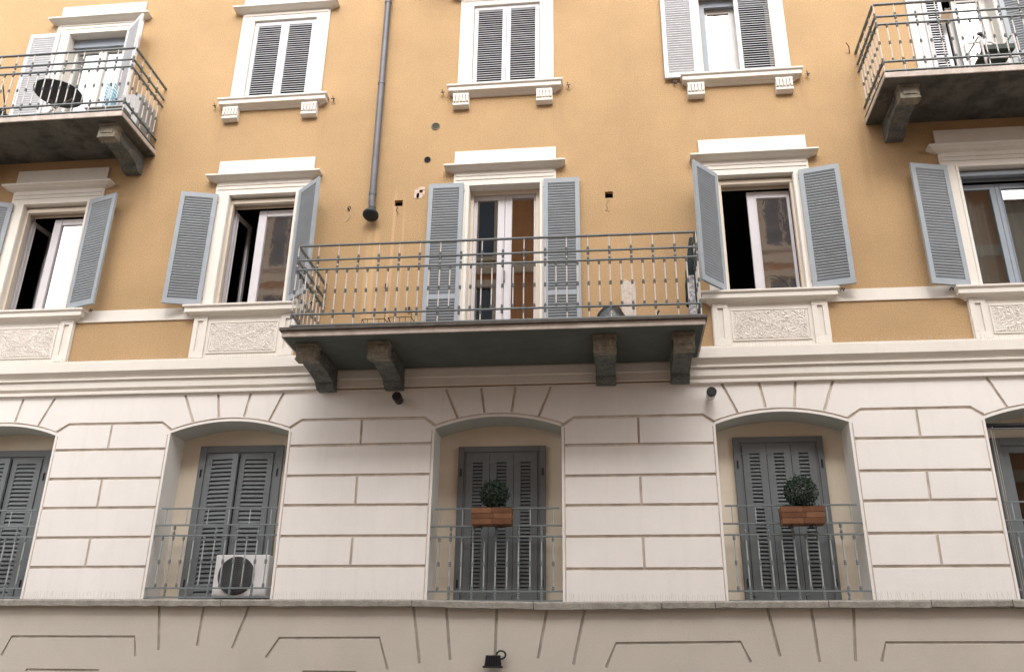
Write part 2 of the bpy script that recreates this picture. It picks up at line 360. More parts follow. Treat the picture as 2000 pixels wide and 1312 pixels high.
# ---- rusticated storey with arched niches
NICHE = {'a': (-9.13, -7.50, 3.545), 'b': (-5.86, -4.22, 3.548), 'c': (-2.262, -0.62, 3.538), 'd': (1.31, 2.93, 3.526), 'e': (4.53, 6.15, 3.53)}
SPR = 0.150                                  # rise of each arch
NZ0, NZ1 = 1.17, 3.96
def arch_pts(x0, x1, crown, rise, n=14, off=0.0):
    w = (x1-x0)/2; r = (w*w+rise*rise)/(2*rise); cx = (x0+x1)/2; cz = crown-r; a = math.asin(w/r); rr = r+off
    return [(cx+rr*math.sin(-a+2*a*i/n), cz+rr*math.cos(-a+2*a*i/n)) for i in range(n+1)]
DEP = 0.42
wallA = obj('rusticated_wall', MB().box(X0, X1, 0, DEP, NZ0, NZ1), M['white'], B)
c1 = MB()
for k, (a, b, cr) in NICHE.items():
    c1.prism([(a, 1.0), (b, 1.0)] + arch_pts(a, b, cr, SPR)[::-1], -0.2, 0.8)
def groove(mb, p, q, w=0.026, dep=0.018, y0=-0.006):
    p, q = Vector((p[0], 0, p[1])), Vector((q[0], 0, q[1])); d = (q-p).normalized(); nrm = Vector((-d.z, 0, d.x))
    vs = []
    for c in (p, q):
        for s_, yy, ww in ((-1, y0, w*0.72), (1, y0, w*0.72), (1, dep, w*0.30), (-1, dep, w*0.30)):
            vs.append(c+nrm*ww*s_+Vector((0, yy, 0)))
    mb.add(vs, [(0, 1, 2, 3), (4, 7, 6, 5), (0, 4, 5, 1), (1, 5, 6, 2), (2, 6, 7, 3), (3, 7, 4, 0)])
def groove_path(mb, pts, w=0.026, dep=0.018, y0=-0.006):
    n = len(pts); vs = []
    P = [Vector((p[0], 0, p[1])) for p in pts]
    for i, c in enumerate(P):
        d = (P[min(i+1, n-1)]-P[max(i-1, 0)]).normalized(); nrm = Vector((-d.z, 0, d.x))
        for s_, yy, ww in ((-1, y0, w*0.72), (1, y0, w*0.72), (1, dep, w*0.30), (-1, dep, w*0.30)):
            vs.append(c+nrm*ww*s_+Vector((0, yy, 0)))
    fs = [(0, 1, 2, 3), tuple(4*(n-1)+i for i in (3, 2, 1, 0))]
    for i in range(n-1):
        for k in range(4): fs.append((4*i+k, 4*i+4+k, 4*i+4+(k+1) % 4, 4*i+(k+1) % 4))
    mb.add(vs, fs)
PIER = [(-7.50, -5.86, 3.545, (3.185, 2.79, 2.40, 2.018, 1.645), -6.705), (-4.22, -2.262, 3.54, (3.188, 2.788, 2.402, 2.014, 1.647), -3.24),
        (-0.62, 1.31, 3.50, (3.135, 2.742, 2.368, 1.99, 1.605), 0.35), (2.93, 4.53, 3.53, (3.155, 2.75, 2.39, 2.008, 1.628), 3.745),
        (-10.9, -9.13, 3.545, (3.185, 2.79, 2.40, 2.018, 1.645), -10.0), (6.15, 8.0, 3.53, (3.155, 2.75, 2.39, 2.008, 1.628), 7.0)]
c2, c3, c4, c5 = MB(), MB(), MB(), MB()
for a, b, top, rows, vj in PIER:
    for z in rows: groove(c2, (a+0.045, z+rnd.uniform(-.004, .004)), (b-0.04, z+rnd.uniform(-.004, .004)), w=0.034, dep=0.024)
    zz = [top]+list(rows)
    for i in (0, 2, 4): groove(c3, (vj+rnd.uniform(-.006, .006), zz[i]-0.0135), (vj+rnd.uniform(-.006, .006), zz[i+1]+0.0135), w=0.027, dep=0.022)
    groove_path(c4, [(a+0.005, top-0.105), (a+0.16, top), (b-0.14, top), (b-0.005, top-0.10)], w=0.034, dep=0.024)
for k, (a, b, cr) in NICHE.items():
    cx = (a+b)/2
    for t, u in ((-0.70, -0.525), (-0.23, -0.175), (0.225, 0.178), (0.69, 0.53)):
        zb = cr+0.062-0.115*(u/0.53)**2*0.62
        groove(c3, (cx+t, 3.93), (cx+u, zb), w=0.029, dep=0.022)
    groove_path(c5, arch_pts(a-0.002, b+0.002, cr, SPR, off=0.04), w=0.020, dep=0.014)
    for x in (a-0.036, b+0.036): groove(c5, (x, 1.15), (x, cr-SPR-0.02), w=0.014, dep=0.008)
cut(wallA, [c1, c2, c3, c4, c5])
wallA.data.materials.clear(); wallA.data.materials.append(M['white'])
wallA.data.materials.append(mat("weathered_joint", (0.74, 0.675, 0.605), 0.9, 0.15, 6))
for p in wallA.data.polygons: p.material_index = 1 if 0.002 < p.center.y < 0.05 else 0
mb = MB()
for k, (a, b, cr) in NICHE.items():
    ap = arch_pts(a, b, cr, SPR, 20); lin = MB()
    vs = []; 
    for x, z in ap: vs += [(x, 0.012, z-0.003), (x, DEP, z-0.003)]
    lin.add(vs, [(2*i, 2*i+1, 2*i+3, 2*i+2) for i in range(len(ap)-1)])
    obj('arch_lining', lin, M['lining'], B)
    jl = MB()
    for x, s_ in ((a, 1), (b, -1)): jl = MB().add([(x+s_*0.003, 0.012, 1.2), (x+s_*0.003, DEP, 1.2), (x+s_*0.003, DEP, cr-SPR), (x+s_*0.003, 0.012, cr-SPR)], [(0, 1, 2, 3)]); obj('jamb_lining', jl, M['jamb'], B)
    obj('niche_back_wall', MB().box(a-0.05, b+0.05, DEP, DEP+0.05, 1.15, 3.7), M['niche'], B)
obj('floor_slab', MB().box(X0+0.32, X1-0.32, DEP+0.06, 9, 3.75, 3.93), M['room'], B)

# ---- cornice between the storeys (in two lengths, left and right of the big balcony)
def cornice(x0, x1, dz):
    prof = [(0.05, 4.42), (0.05, 4.375), (0.135, 4.365), (0.135, 4.232), (0.115, 4.222), (0.07, 4.178), (0.06, 4.158), (0.085, 4.15), (0.085, 4.125), (0.055, 4.118), (0.055, 4.015), (0.006, 3.985), (0.045, 3.972), (0.045, 3.928), (0.0, 3.922)]
    mb = MB(); vs = []
    n = max(2, int((x1-x0)/0.8)); fs = []
    xs = [x0+(x1-x0)*i/n for i in range(n+1)]
    for j, x in enumerate(xs):
        w = rnd.uniform(-.004, .004)
        for d, z in prof: vs.append((x, -d, z+dz+w))
    m_ = len(prof)
    for j in range(n):
        for i in range(m_-1): fs.append((j*m_+i, (j+1)*m_+i, (j+1)*m_+i+1, j*m_+i+1))
    for base in (0, n*m_):
        vs += [(xs[0 if base == 0 else -1], 0.01, prof[0][1]+dz), (xs[0 if base == 0 else -1], 0.01, prof[-1][1]+dz)]
        fs.append(tuple(range(base, base+m_))+(len(vs)-1, len(vs)-2))
    # top
    mb.add(vs, fs)
    mb.add([(x0, 0.01, 4.42+dz), (x1, 0.01, 4.42+dz), (x1, -0.05, 4.42+dz), (x0, -0.05, 4.42+dz)], [(0, 1, 2, 3)])
    return obj('cornice', mb, M['trim'], B)
cornice(X0, -3.87, 0.03); cornice(1.03, X1, -0.01)
obj('balcony_band', MB().box(-3.86, 1.02, -0.02, 0.0, 3.97, 4.30).box(-3.86, 1.02, -0.035, -0.02, 4.09, 4.21), M['white'], B, bevel=0.004)

# ---- stone ledge in separate lengths
JX = [-11.0, -9.4, -7.73, -4.80, -2.42, -0.96, 0.53, 1.14, 2.41, 3.53, 4.40, 6.2, 8.0]
mb = MB()
for i, (a, b) in enumerate(zip(JX, JX[1:])):
    lev = lambda x: 1.242 if x < -2.4 else 1.242-0.026*(x+2.4)/1.45 if x < -0.95 else 1.215+0.02*(x+0.95)/3
    ta, tb = lev(a+0.001)+rnd.uniform(-.002, .002), lev(b-0.001)
    h = 0.075+rnd.uniform(0, .012); yf = -0.092+rnd.uniform(-.005, .005)
    nn = max(2, int((b-a)/0.12)); last = None
    for j in range(nn):
        xa, xb = a+0.004+(b-a-0.008)*j/nn, a+0.004+(b-a-0.008)*(j+1)/nn
        cur = last or (rnd.uniform(-.004, .004), rnd.uniform(-.006, .005)); nxt = (rnd.uniform(-.004, .004), rnd.uniform(-.006, .005))
        vs = []
        for x, q in ((xa, cur), (xb, nxt)):
            t = ta+(tb-ta)*(x-a)/(b-a)
            vs += [(x, yf+q[0], t-h+q[1]), (x, yf+q[0]-0.004, t-0.02), (x, yf+q[0]+0.012, t), (x, DEP, t), (x, DEP, t-h)]
        fs = [(i_, i_+1, i_+6, i_+5) for i_ in range(4)]+[(4, 0, 5, 9)]
        if j == 0: fs.append((0, 1, 2, 3, 4))
        if j == nn-1: fs.append((5, 6, 7, 8, 9))
        mb.add(vs, fs); last = nxt
obj('stone_ledge', mb, M['ledge'], B)

# ---- ground storey: incised plaster and shallow arches
base = obj('ground_storey_wall', MB().box(X0, X1, 0, 0.5, GZ, 1.165), M['beige'], B)
ARC = {'b': (-6.1, -3.95, 0.405), 'c': (-2.55, -0.25, 0.36), 'd': (1.0, 3.3, 0.36), 'a': (-9.4, -7.5, 0.39), 'e': (4.3, 6.4, 0.36)}
g1, g2, g3 = MB(), MB(), MB()
for k, (a, b, cr) in ARC.items(): g1.prism([(a, GZ-0.1), (b, GZ-0.1)]+arch_pts(a, b, cr, 0.22)[::-1], -0.3, 0.35)
for p, q in (((-5.63, 1.18), (-5.55, .655)), ((-5.05, 1.18), (-5.067, .705)), ((-4.465, 1.18), (-4.62, .68)), ((-2.42, 1.18), (-2.31, .53)), ((-2.02, 1.18), (-1.948, .567)),
             ((-1.405, 1.18), (-1.418, .60)), ((-.80, 1.18), (-.913, .592)), ((-.355, 1.18), (-.504, .529)), ((1.735, 1.18), (1.828, .635)), ((2.228, 1.18), (2.255, .58)), ((2.70, 1.18), (2.648, .59))):
    groove(g2, p, q, w=0.030, dep=0.016)
for pts in ([(-7.58, .575), (-7.50, .797), (-5.884, .803), (-5.835, .58)], [(-4.185, .575), (-4.048, .797), (-2.811, .808), (-2.69, .46)], [(-.13, .50), (-.01, .762), (1.407, .785), (1.50, .57)], [(2.93, .59), (3.0, .787), (4.75, .80)]):
    groove_path(g3, pts, w=0.030, dep=0.016)
for a, b, z in ((-7.22, -6.27, .412), (-3.72, -3.065, .42)): groove(g3, (a, z), (b, z), w=0.03, dep=0.016)
cut(base, [g1, g2, g3])
base.data.materials.clear(); base.data.materials.append(M['beige'])
base.data.materials.append(mat("weathered_base_joint", (0.48, 0.435, 0.375), 0.9, 0.15, 6))
for p in base.data.polygons: p.material_index = 1 if 0.002 < p.center.y < 0.05 else 0
for k, (a, b, cr) in ARC.items(): obj('shop_opening', MB().box(a-0.05, b+0.05, 0.33, 0.36, GZ, cr+0.1), M['hole'], B)

# ------------------------------------------------------------------ shutters
def shutter_mb(w, h, pitch, rails=(), flip=False, slope=0.42, st=0.062, th=0.034, tr=0.075, br=0.085, lw=None):
    """leaf in local space: hinge at x=0, leaf to +x, z from 0 to h, outer face at y=-th/2; slats fall outward (flip: inward)"""
    mb = MB(); y0, y1 = -th/2, th/2
    mb.box(0, st, y0, y1, 0, h); mb.box(w-st, w, y0, y1, 0, h)
    zs = [0]+[z for z in rails]+[h]
    mb.box(st, w-st, y0, y1, 0, br); mb.box(st, w-st, y0, y1, h-tr, h)
    spans = []; lo = br
    for z in rails: mb.box(st, w-st, y0, y1, z-0.035, z+0.035); spans.append((lo, z-0.035)); lo = z+0.035
    spans.append((lo, h-tr))
    sgn = -1 if flip else 1
    for a, b in spans:
        n = max(1, int(round((b-a)/pitch))); p = (b-a)/n
        for i in range(n):
            z = a+p*(i+0.5); j = rnd.uniform(-.0016, .0016); rise = p*slope+j; t = 0.0045 if p < 0.046 else 0.0065
            yy = th*0.44
            poly = [(-yy, z-sgn*rise-t), (-yy, z-sgn*rise+t), (yy, z+sgn*rise+t), (yy, z+sgn*rise-t)]
            mb.prism(poly, st-0.004, w-st+0.004, 'x')
    # edge ironwork
    for z in (0.12, h-0.12): mb.box(-0.012, 0.05, y0-0.006, y0, z-0.012, z+0.012)
    mb.box(w-0.045, w-0.02, y1, y1+0.012, h*0.36, h*0.36+0.05) if flip else None
    return mb
def leaf_at(parent, hinge, ang, w, h, pitch, m, mirror=False, rails=(), flip=False, label=None, **kw):
    """hinge (x,y,z) world; ang: rotation about z in degrees of the +x direction of the leaf"""
    mb = shutter_mb(w, h, pitch, rails, flip, **kw)
    if mirror: mb.v = [(x, -y, z) for x, y, z in mb.v]
    o = obj('shutter', mb, m, parent, loc=hinge, label=label)
    o.rotation_euler = (0, 0, R(ang)); return o

# ------------------------------------------------------------------ window surrounds
def sill(parent, xc, z, half=0.735, name='sill'):
    prof = [(0.10, z+0.012), (0.155, z), (0.155, z-0.022), (0.150, z-0.03), (0.135, z-0.04), (0.130, z-0.045), (0.130, z-0.105), (0.085, z-0.118), (0.065, z-0.135), (0.05, z-0.14), (0.03, z-0.165)]
    return obj(name, MB().moulding(xc-half, xc+half, prof), M['trim'], parent)
def hood(parent, xc, z, fz, half=0.745, m='trim'):
    prof = [(0.03, z+0.012), (0.155, z), (0.155, z-0.024), (0.146, z-0.03), (0.13, z-0.036), (0.10, z-0.056), (0.065, z-0.068), (0.05, z-0.072), (0.05, z-0.08), (0.032, z-0.083)]
    mb = MB().moulding(xc-half+0.02, xc+half-0.02, prof)
    mb.box(xc-half, xc+half, -0.032, 0, z+0.012, fz)
    return obj('hood', mb, M[m], parent, bevel=0.002)
def surround(parent, xc, zb, zt, top, ow=0.74, iw=HW, steps=True):
    """flat architrave round the opening: sides from zb, head up to top"""
    mb = MB()
    for s_ in (-1, 1):
        a, b = sorted((xc+s_*iw, xc+s_*ow))
        mb.box(a, b, -0.028, 0.0, zb, top)
        c, d = sorted((xc+s_*(iw-0.0), xc+s_*(iw+0.035)))
        mb.box(c, d, -0.040, -0.028, zb, zt+0.035)
    mb.box(xc-iw, xc+iw, -0.028, 0.0, zt, top)
    mb.box(xc-iw-0.0, xc+iw+0.0, -0.040, -0.028, zt, zt+0.035)
    for q in (0.10, 0.165):
        if zt+q < top: mb.box(xc-ow+0.03, xc+ow-0.03, -0.038, -0.028, zt+q, top-0.002 if q > 0.12 else zt+q+0.05)
    # plastered reveals
    mb.box(xc-iw-0.006, xc-iw+0.006, -0.026, 0.29, zb, zt); mb.box(xc+iw-0.006, xc+iw+0.006, -0.026, 0.29, zb, zt); mb.box(xc-iw+0.006, xc+iw-0.006, -0.026, 0.29, zt-0.006, zt+0.006)
    return obj('surround', mb, M['trim'], parent, bevel=0.003)
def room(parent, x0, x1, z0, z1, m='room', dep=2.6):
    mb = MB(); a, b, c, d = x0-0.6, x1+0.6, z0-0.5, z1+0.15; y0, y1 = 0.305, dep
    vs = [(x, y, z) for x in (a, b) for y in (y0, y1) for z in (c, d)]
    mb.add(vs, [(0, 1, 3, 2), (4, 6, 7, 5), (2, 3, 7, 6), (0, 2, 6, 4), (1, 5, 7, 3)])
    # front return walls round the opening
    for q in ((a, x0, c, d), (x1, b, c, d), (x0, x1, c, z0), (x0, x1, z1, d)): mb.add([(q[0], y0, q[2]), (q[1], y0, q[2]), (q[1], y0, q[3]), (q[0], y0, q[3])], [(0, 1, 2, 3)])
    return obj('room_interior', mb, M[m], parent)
def sash(parent, x0, x1, y, z0, z1, fm, pm, lw=0.06, rw=0.06, tw=0.06, bw=0.07, th=0.05, name='sash', rot=None, label=None):
    """glazed leaf: frame mesh with its pane as one mesh of two materials' children kept flat under the window"""
    loc = (x0, y, z0); w, h = x1-x0, z1-z0
    mb = MB().box(0, lw, 0, th, 0, h).box(w-rw, w, 0, th, 0, h).box(lw, w-rw, 0, th, 0, bw).box(lw, w-rw, 0, th, h-tw, h)
    mb.box(lw-0.012, lw, -0.012, 0, 0, h)
    f = obj(name, mb, M[fm], parent, bevel=0.003, loc=loc, label=label)
    p = obj('pane', MB().box(lw-0.01, w-rw+0.01, th*0.45, th*0.45+0.006, bw-0.01, h-tw+0.01), M[pm], parent, loc=loc)
    if rot:
        f.rotation_euler = p.rotation_euler = (0, 0, R(rot))
    return f, p

# ---- middle floor windows
def apron(parent, xc, z):
    zb = 4.372+ (0.03 if xc < -1 else -0.01)
    mb = MB().box(xc-0.745, xc+0.745, -0.03, 0, zb, z-0.10)
    zb2 = zb+0.05
    for s_ in (-1, 1):
        a, b = sorted((xc+s_*0.735, xc+s_*0.535))
        mb.box(a, b, -0.052, -0.03, zb2, zb2+0.10)
        mb.box(a, b, -0.052, -0.03, z-0.19, z-0.12)
        c = (a+b)/2
        mb.box(a, c-0.035, -0.052, -0.03, zb2+0.10, z-0.19); mb.box(c+0.035, b, -0.052, -0.03, zb2+0.10, z-0.19)
    # raised border round the rough panel
    p = (xc-0.50, xc+0.50, zb+0.115, z-0.215)
    mb.box(p[0], p[1], -0.045, -0.03, p[2], p[2]+0.018); mb.box(p[0], p[1], -0.045, -0.03, p[3]-0.018, p[3])
    mb.box(p[0], p[0]+0.018, -0.045, -0.03, p[2]+0.018, p[3]-0.018); mb.box(p[1]-0.018, p[1], -0.045, -0.03, p[2]+0.018, p[3]-0.018)
    obj('apron', mb, M['trim'], parent, bevel=0.003)
    # rough-cast field with a faint diagonal relief
    x0, x1, z0, z1 = p[0]+0.02, p[1]-0.02, p[2]+0.02, p[3]-0.02; nx, nz = 110, 56; vs = []; fs = []
    r2 = random.Random(int(xc*100)); hgt = {}
    ng = [[r2.random() for _ in range(nz+1)] for _ in range(nx+1)]
    for i in range(nx+1):
        for j in range(nz+1):
            u, v = i/nx*2-1, j/nz*2-1
            h = 0.014*ng[i][j]*ng[(i*7) % nx][(j*5) % nz] + 0.0025*math.sin(i*1.7+3*math.sin(j*0.9))*math.sin(j*1.9+2*math.sin(i*0.7))
            dg_ = abs(abs(u)-abs(v)); h += 0.004*max(0, 1-dg_/0.16)
            e = min(1, min(1-abs(u), 1-abs(v))*14)
            vs.append((x0+(x1-x0)*i/nx, -0.034-(0.006+h)*e, z0+(z1-z0)*j/nz))
    for i in range(nx):
        for j in range(nz): a = i*(nz+1)+j; fs.append((a, a+nz+1, a+nz+2, a+1))
    obj('rough_panel', MB().add(vs, fs), M['rustic'], parent)

def mid_window(k, lab, angL, angR, blueframe=False, openleft=True, pane='filmpane', shut=('L', 'R')):
    xc, dz = XC[k], DZM[k]; w = empty('window', (xc, 0, 5.2+dz), B, label=lab)
    zb, zt = 5.20+dz, 7.055+dz
    surround(w, xc, zb, zt, 7.30+dz); hood(w, xc, 7.37+dz, 7.665+dz); sill(w, xc, 5.225+dz); apron(w, xc, 5.2+dz)
    x0, x1 = xc-HW+0.006, xc+HW-0.006
    if 'L' in shut: leaf_at(w, (xc-HW-0.16 if angL > 150 else xc-HW-0.02, -0.055, zb+0.045), -angL, 0.53, 1.82, 0.043, M['shutter'], slope=0.53)
    if 'R' in shut: leaf_at(w, (xc+HW+0.07, -0.055, zb+0.045), -angR, 0.53, 1.82, 0.043, M['shutter'], mirror=True, slope=0.53)
    # casing
    cm = 'blueleaf' if blueframe else 'cream'
    mb = MB().box(x0, x1, 0.045, 0.12, zt-0.105, zt-0.04).box(x0, x0+0.04, 0.05, 0.12, zb+0.01, zt-0.105).box(x1-0.035, x1, 0.05, 0.12, zb+0.01, zt-0.105).box(x0, x1, 0.165, 0.18, zt-0.13, zt-0.006)
    obj('casing', mb, M[cm], w, bevel=0.004)
    xm = xc+0.0; top = zt-0.14
    fm = 'blueleaf' if blueframe else 'leaf'
    if openleft:
        sash(w, xm-0.105, x1-0.03, 0.19, zb+0.01, top-0.02, fm, pane, lw=0.125, rw=0.04, tw=0.10, bw=0.10)
        f, p = sash(w, x0+0.05, x0+0.05+0.47, 0.19, zb+0.01, top-0.02, fm, 'pane', rot=83)
    else:
        sash(w, x0+0.04, xm-0.002, 0.19, zb+0.01, top-0.02, fm, pane, lw=0.05, rw=0.07, tw=0.08, bw=0.10)
        sash(w, xm+0.002, x1-0.03, 0.19, zb+0.01, top-0.02, fm, pane, lw=0.07, rw=0.05, tw=0.08, bw=0.10)
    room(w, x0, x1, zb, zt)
    # iron shutter stays beside the sill
    for s_ in (-1, 1):
        x = xc+s_*0.93
        mb = MB().path([(x, 0, zb+0.02), (x, -0.05, zb+0.02), (x+0.02, -0.055, zb+0.045), (x+0.035, -0.05, zb+0.0), (x+0.05, -0.055, zb+0.04)], 0.006, 6)
        obj('shutter_stay', mb, M['black'], w)
    return w
mid_window('a', "window at the left edge with its right shutter folded back", 160, 18, pane='mirrorpane')
mid_window('b', "window left of the big balcony with its left casement open", 166, 40)
mid_window('d', "window right of the big balcony with its left casement open", 132, 13)
mid_window('e', "closed blue-framed window at the right edge", 167, 15, blueframe=True, openleft=False, pane='softpane')
# string bands between the sills
for a, b, z0, z1 in ((-13, -9.04, 5.06, 5.245), (-7.53, -5.80, 5.055, 5.235), (2.87, 4.58, 5.0, 5.172), (6.1, 11.4, 4.99, 5.16)):
    obj('string_band', MB().box(a, b, -0.022, 0, z0, z1), M['trim'], B, bevel=0.004)

# ---- the French door on the big balcony
w = empty('french_door', (-1.41, 0, 4.33), B, label="glazed balcony door between flat-folded shutters, above the middle arch")
xc = -1.4125
surround(w, xc, 4.335, 7.02, 7.27, ow=0.745); hood(w, xc, 7.335, 7.62)
leaf_at(w, (-2.0, -0.05, 4.42), 180, 0.51, 2.64, 0.043, M['shutter'], slope=0.53, rails=(0.83,))
leaf_at(w, (-0.845, -0.05, 4.42), 0, 0.51, 2.64, 0.043, M['shutter'], slope=0.53, mirror=True, rails=(0.83,))
obj('casing', MB().box(-1.92, -0.905, 0.13, 0.19, 6.96, 7.014).box(-1.92, -1.875, 0.13, 0.19, 4.34, 6.96).box(-0.97, -0.905, 0.13, 0.19, 4.34, 6.96), M['cream'], w, bevel=0.004)
sash(w, -1.875, -1.425, 0.17, 4.36, 6.955, 'leaf', 'pane', lw=0.05, rw=0.10, tw=0.07, bw=0.14, name='door_leaf')
sash(w, -1.42, -0.972, 0.17, 4.36, 6.955, 'leaf', 'pane', lw=0.10, rw=0.03, tw=0.05, bw=0.14, name='door_leaf')
obj('door_handle', MB().box(-1.445, -1.405, 0.14, 0.165, 5.55, 5.72), M['zinc'], w, bevel=0.004)
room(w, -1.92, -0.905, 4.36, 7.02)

# ---- top floor
def corbel(parent, x0, x1, z0, z1):
    prof = [(0.0, z1), (-0.105, z1), (-0.11, z1-0.03), (-0.085, z1-0.06), (-0.078, z1-0.11), (-0.088, z1-0.16), (-0.10, z1-0.185), (-0.10, z0+0.02), (-0.07, z0), (0.0, z0)]
    mb = MB().prism(prof, x0, x1, 'x')
    n = 5
    for i in range(n):
        a = x0+(x1-x0)*(i+0.15)/n; b = x0+(x1-x0)*(i+0.85)/n
        mb.box(a, b, -0.116, -0.06, z0+0.075, z1-0.02)
    return obj('sill_corbel', mb, M['trim'], parent, bevel=0.006)
def stays(w, xc, z, dx=0.955):
    for s_ in (-1, 1):
        x = xc+s_*dx
        obj('shutter_stay', MB().path([(x, 0, z), (x, -0.05, z), (x-0.012, -0.055, z+0.05), (x+0.012, -0.055, z-0.05)], 0.006, 6).box(x-0.03, x+0.03, -0.058, -0.048, z-0.006, z+0.006), M['black'], w)
def top_window(k, lab, hooded=True):
    xc, dz = XT[k], DZT[k]; zb, zt = 8.76+dz, 10.36+dz
    w = empty('window', (xc, 0, zb), B, label=lab)
    surround(w, xc, zb, zt, 10.54+dz, ow=0.735, iw=0.525)
    sill(w, xc, 8.765+dz, half=0.72)
    for a in (-0.785, 0.475): corbel(w, xc+a+0.0, xc+a+0.245, 8.395+dz, 8.625+dz)
    hood(w, xc, 10.60+dz, 10.92+dz)
    stays(w, xc, 8.70+dz)
    return w, xc, zb, zt
w, xc, zb, zt = top_window('b', "upper window with both pale shutters closed, left of the downpipe")
hw = 0.512
leaf_at(w, (xc-hw, 0.012, zb+0.035), 0, hw-0.003, 1.555, 0.043, M['lit_shutter'], slope=0.27); leaf_at(w, (xc+hw, 0.012, zb+0.035), 180, hw-0.003, 1.555, 0.043, M['lit_shutter'], slope=0.27, mirror=True)
obj('casing', MB().box(xc-0.52, xc+0.52, 0.10, 0.12, zb, zt), M['room'], w)  # dark sheet behind the slats, its colour stands for the unlit room
w, xc, zb, zt = top_window('c', "upper window with both pale shutters closed, above the middle balcony")
leaf_at(w, (xc-hw, 0.012, zb+0.035), 0, hw-0.003, 1.57, 0.043, M['lit_shutter'], slope=0.27); leaf_at(w, (xc+hw, 0.012, zb+0.035), 180, hw-0.003, 1.57, 0.043, M['lit_shutter'], slope=0.27, mirror=True)
obj('casing', MB().box(xc-0.52, xc+0.52, 0.10, 0.12, zb, zt), M['room'], w)  # dark sheet again, the room's shade put into its colour
w, xc, zb, zt = top_window('d', "upper window with only its right shutter closed")
leaf_at(w, (xc-0.60, -0.055, zb+0.0), 180, 0.50, 1.60, 0.043, M['lit_shutter'], slope=0.53)
leaf_at(w, (xc+0.585, 0.0, zb+0.035), 180, 0.575, 1.57, 0.043, M['lit_shutter'], slope=0.27, mirror=True)
obj('casing', MB().box(xc-0.515, xc+0.515, 0.12, 0.17, zt-0.16, zt-0.01).box(xc-0.515, xc-0.42, 0.12, 0.17, zb+0.01, zt-0.16), M['blueleaf'], w, bevel=0.004)
sash(w, xc-0.42, xc+0.08, 0.20, zb+0.02, zt-0.12, 'whiteleaf', 'mirrorpane', lw=0.05, rw=0.13, tw=0.10, bw=0.04)
room(w, xc-0.51, xc+0.51, zb, zt)
tag(obj('curtain', MB().prism([(xc-0.5+0.05*i, 0.34+0.02*(i % 2)) for i in range(14)]+[(xc+0.15, 0.37), (xc-0.5, 0.37)], zb+0.0, zt-0.12, 'z'), M['whitecurtain']), "added white curtain behind the half shuttered upper window", "curtain")  # curtain added to whiten the pane that mirrors the sky

# top-left balcony door
w = empty('balcony_door', (XT['a'], 0, 7.93), B, label="white balcony door at top left with two glazed leaves")
xc = XT['a']
surround(w, xc, 7.93, 10.36, 10.62, ow=0.76, iw=0.51); hood(w, xc, 10.64, 10.95)
leaf_at(w, (xc-0.66, -0.05, 8.0), 180, 0.52, 2.37, 0.045, M['lit_shutter'], slope=0.53, rails=(0.72,))
leaf_at(w, (xc+0.545, -0.05, 8.0), -38, 0.52, 2.37, 0.045, M['lit_shutter'], slope=0.53, mirror=True, rails=(0.72,))
obj('casing', MB().box(xc-0.50, xc+0.50, 0.12, 0.20, 10.19, 10.35), M['blueleaf'], w, bevel=0.004)
sash(w, xc-0.50, xc-0.002, 0.2, 7.95, 10.19, 'whiteleaf', 'mirrorpane', lw=0.05, rw=0.07, tw=0.05, bw=0.1, name='door_leaf')
sash(w, xc+0.002, xc+0.50, 0.2, 7.95, 10.19, 'whiteleaf', 'mirrorpane', lw=0.07, rw=0.05, tw=0.05, bw=0.1, name='door_leaf')
room(w, xc-0.5, xc+0.5, 7.95, 10.36, 'roomlight')
tag(obj('curtain', MB().prism([(xc-0.5+0.05*i, 0.33+0.02*(i % 2)) for i in range(21)]+[(xc+0.5, 0.37), (xc-0.5, 0.37)], 7.96, 10.1, 'z'), M['whitecurtain']), "white curtain behind the top left balcony door", "curtain")
# top-right balcony door
w = empty('balcony_door', (XT['e'], 0, 7.82), B, label="half open balcony door at top right")
xc = XT['e']
surround(w, xc+0.015, 7.82, 10.2, 10.5, ow=0.755, iw=0.475); hood(w, xc, 10.53, 10.82)
leaf_at(w, (4.78, -0.05, 7.86), 0, 0.27, 2.4, 0.045, M['lit_shutter'], rails=(0.9,), st=0.05)
leaf_at(w, (5.86, -0.05, 7.86), -12, 0.44, 2.4, 0.045, M['shutter'], mirror=True, rails=(0.9,))
sash(w, 5.31, 5.80, 0.2, 7.85, 10.15, 'whiteleaf', 'mirrorpane', lw=0.05, rw=0.09, tw=0.16, bw=0.1, name='door_leaf')
room(w, 4.86, 5.79, 7.85, 10.2)
tag(obj('curtain', MB().prism([(5.26+0.04*i, 0.30+0.02*(i % 2)) for i in range(14)]+[(5.78, 0.34), (5.26, 0.34)], 7.9, 10.0, 'z'), M['whitecurtain']), "white curtain behind the half open top right door", "curtain")

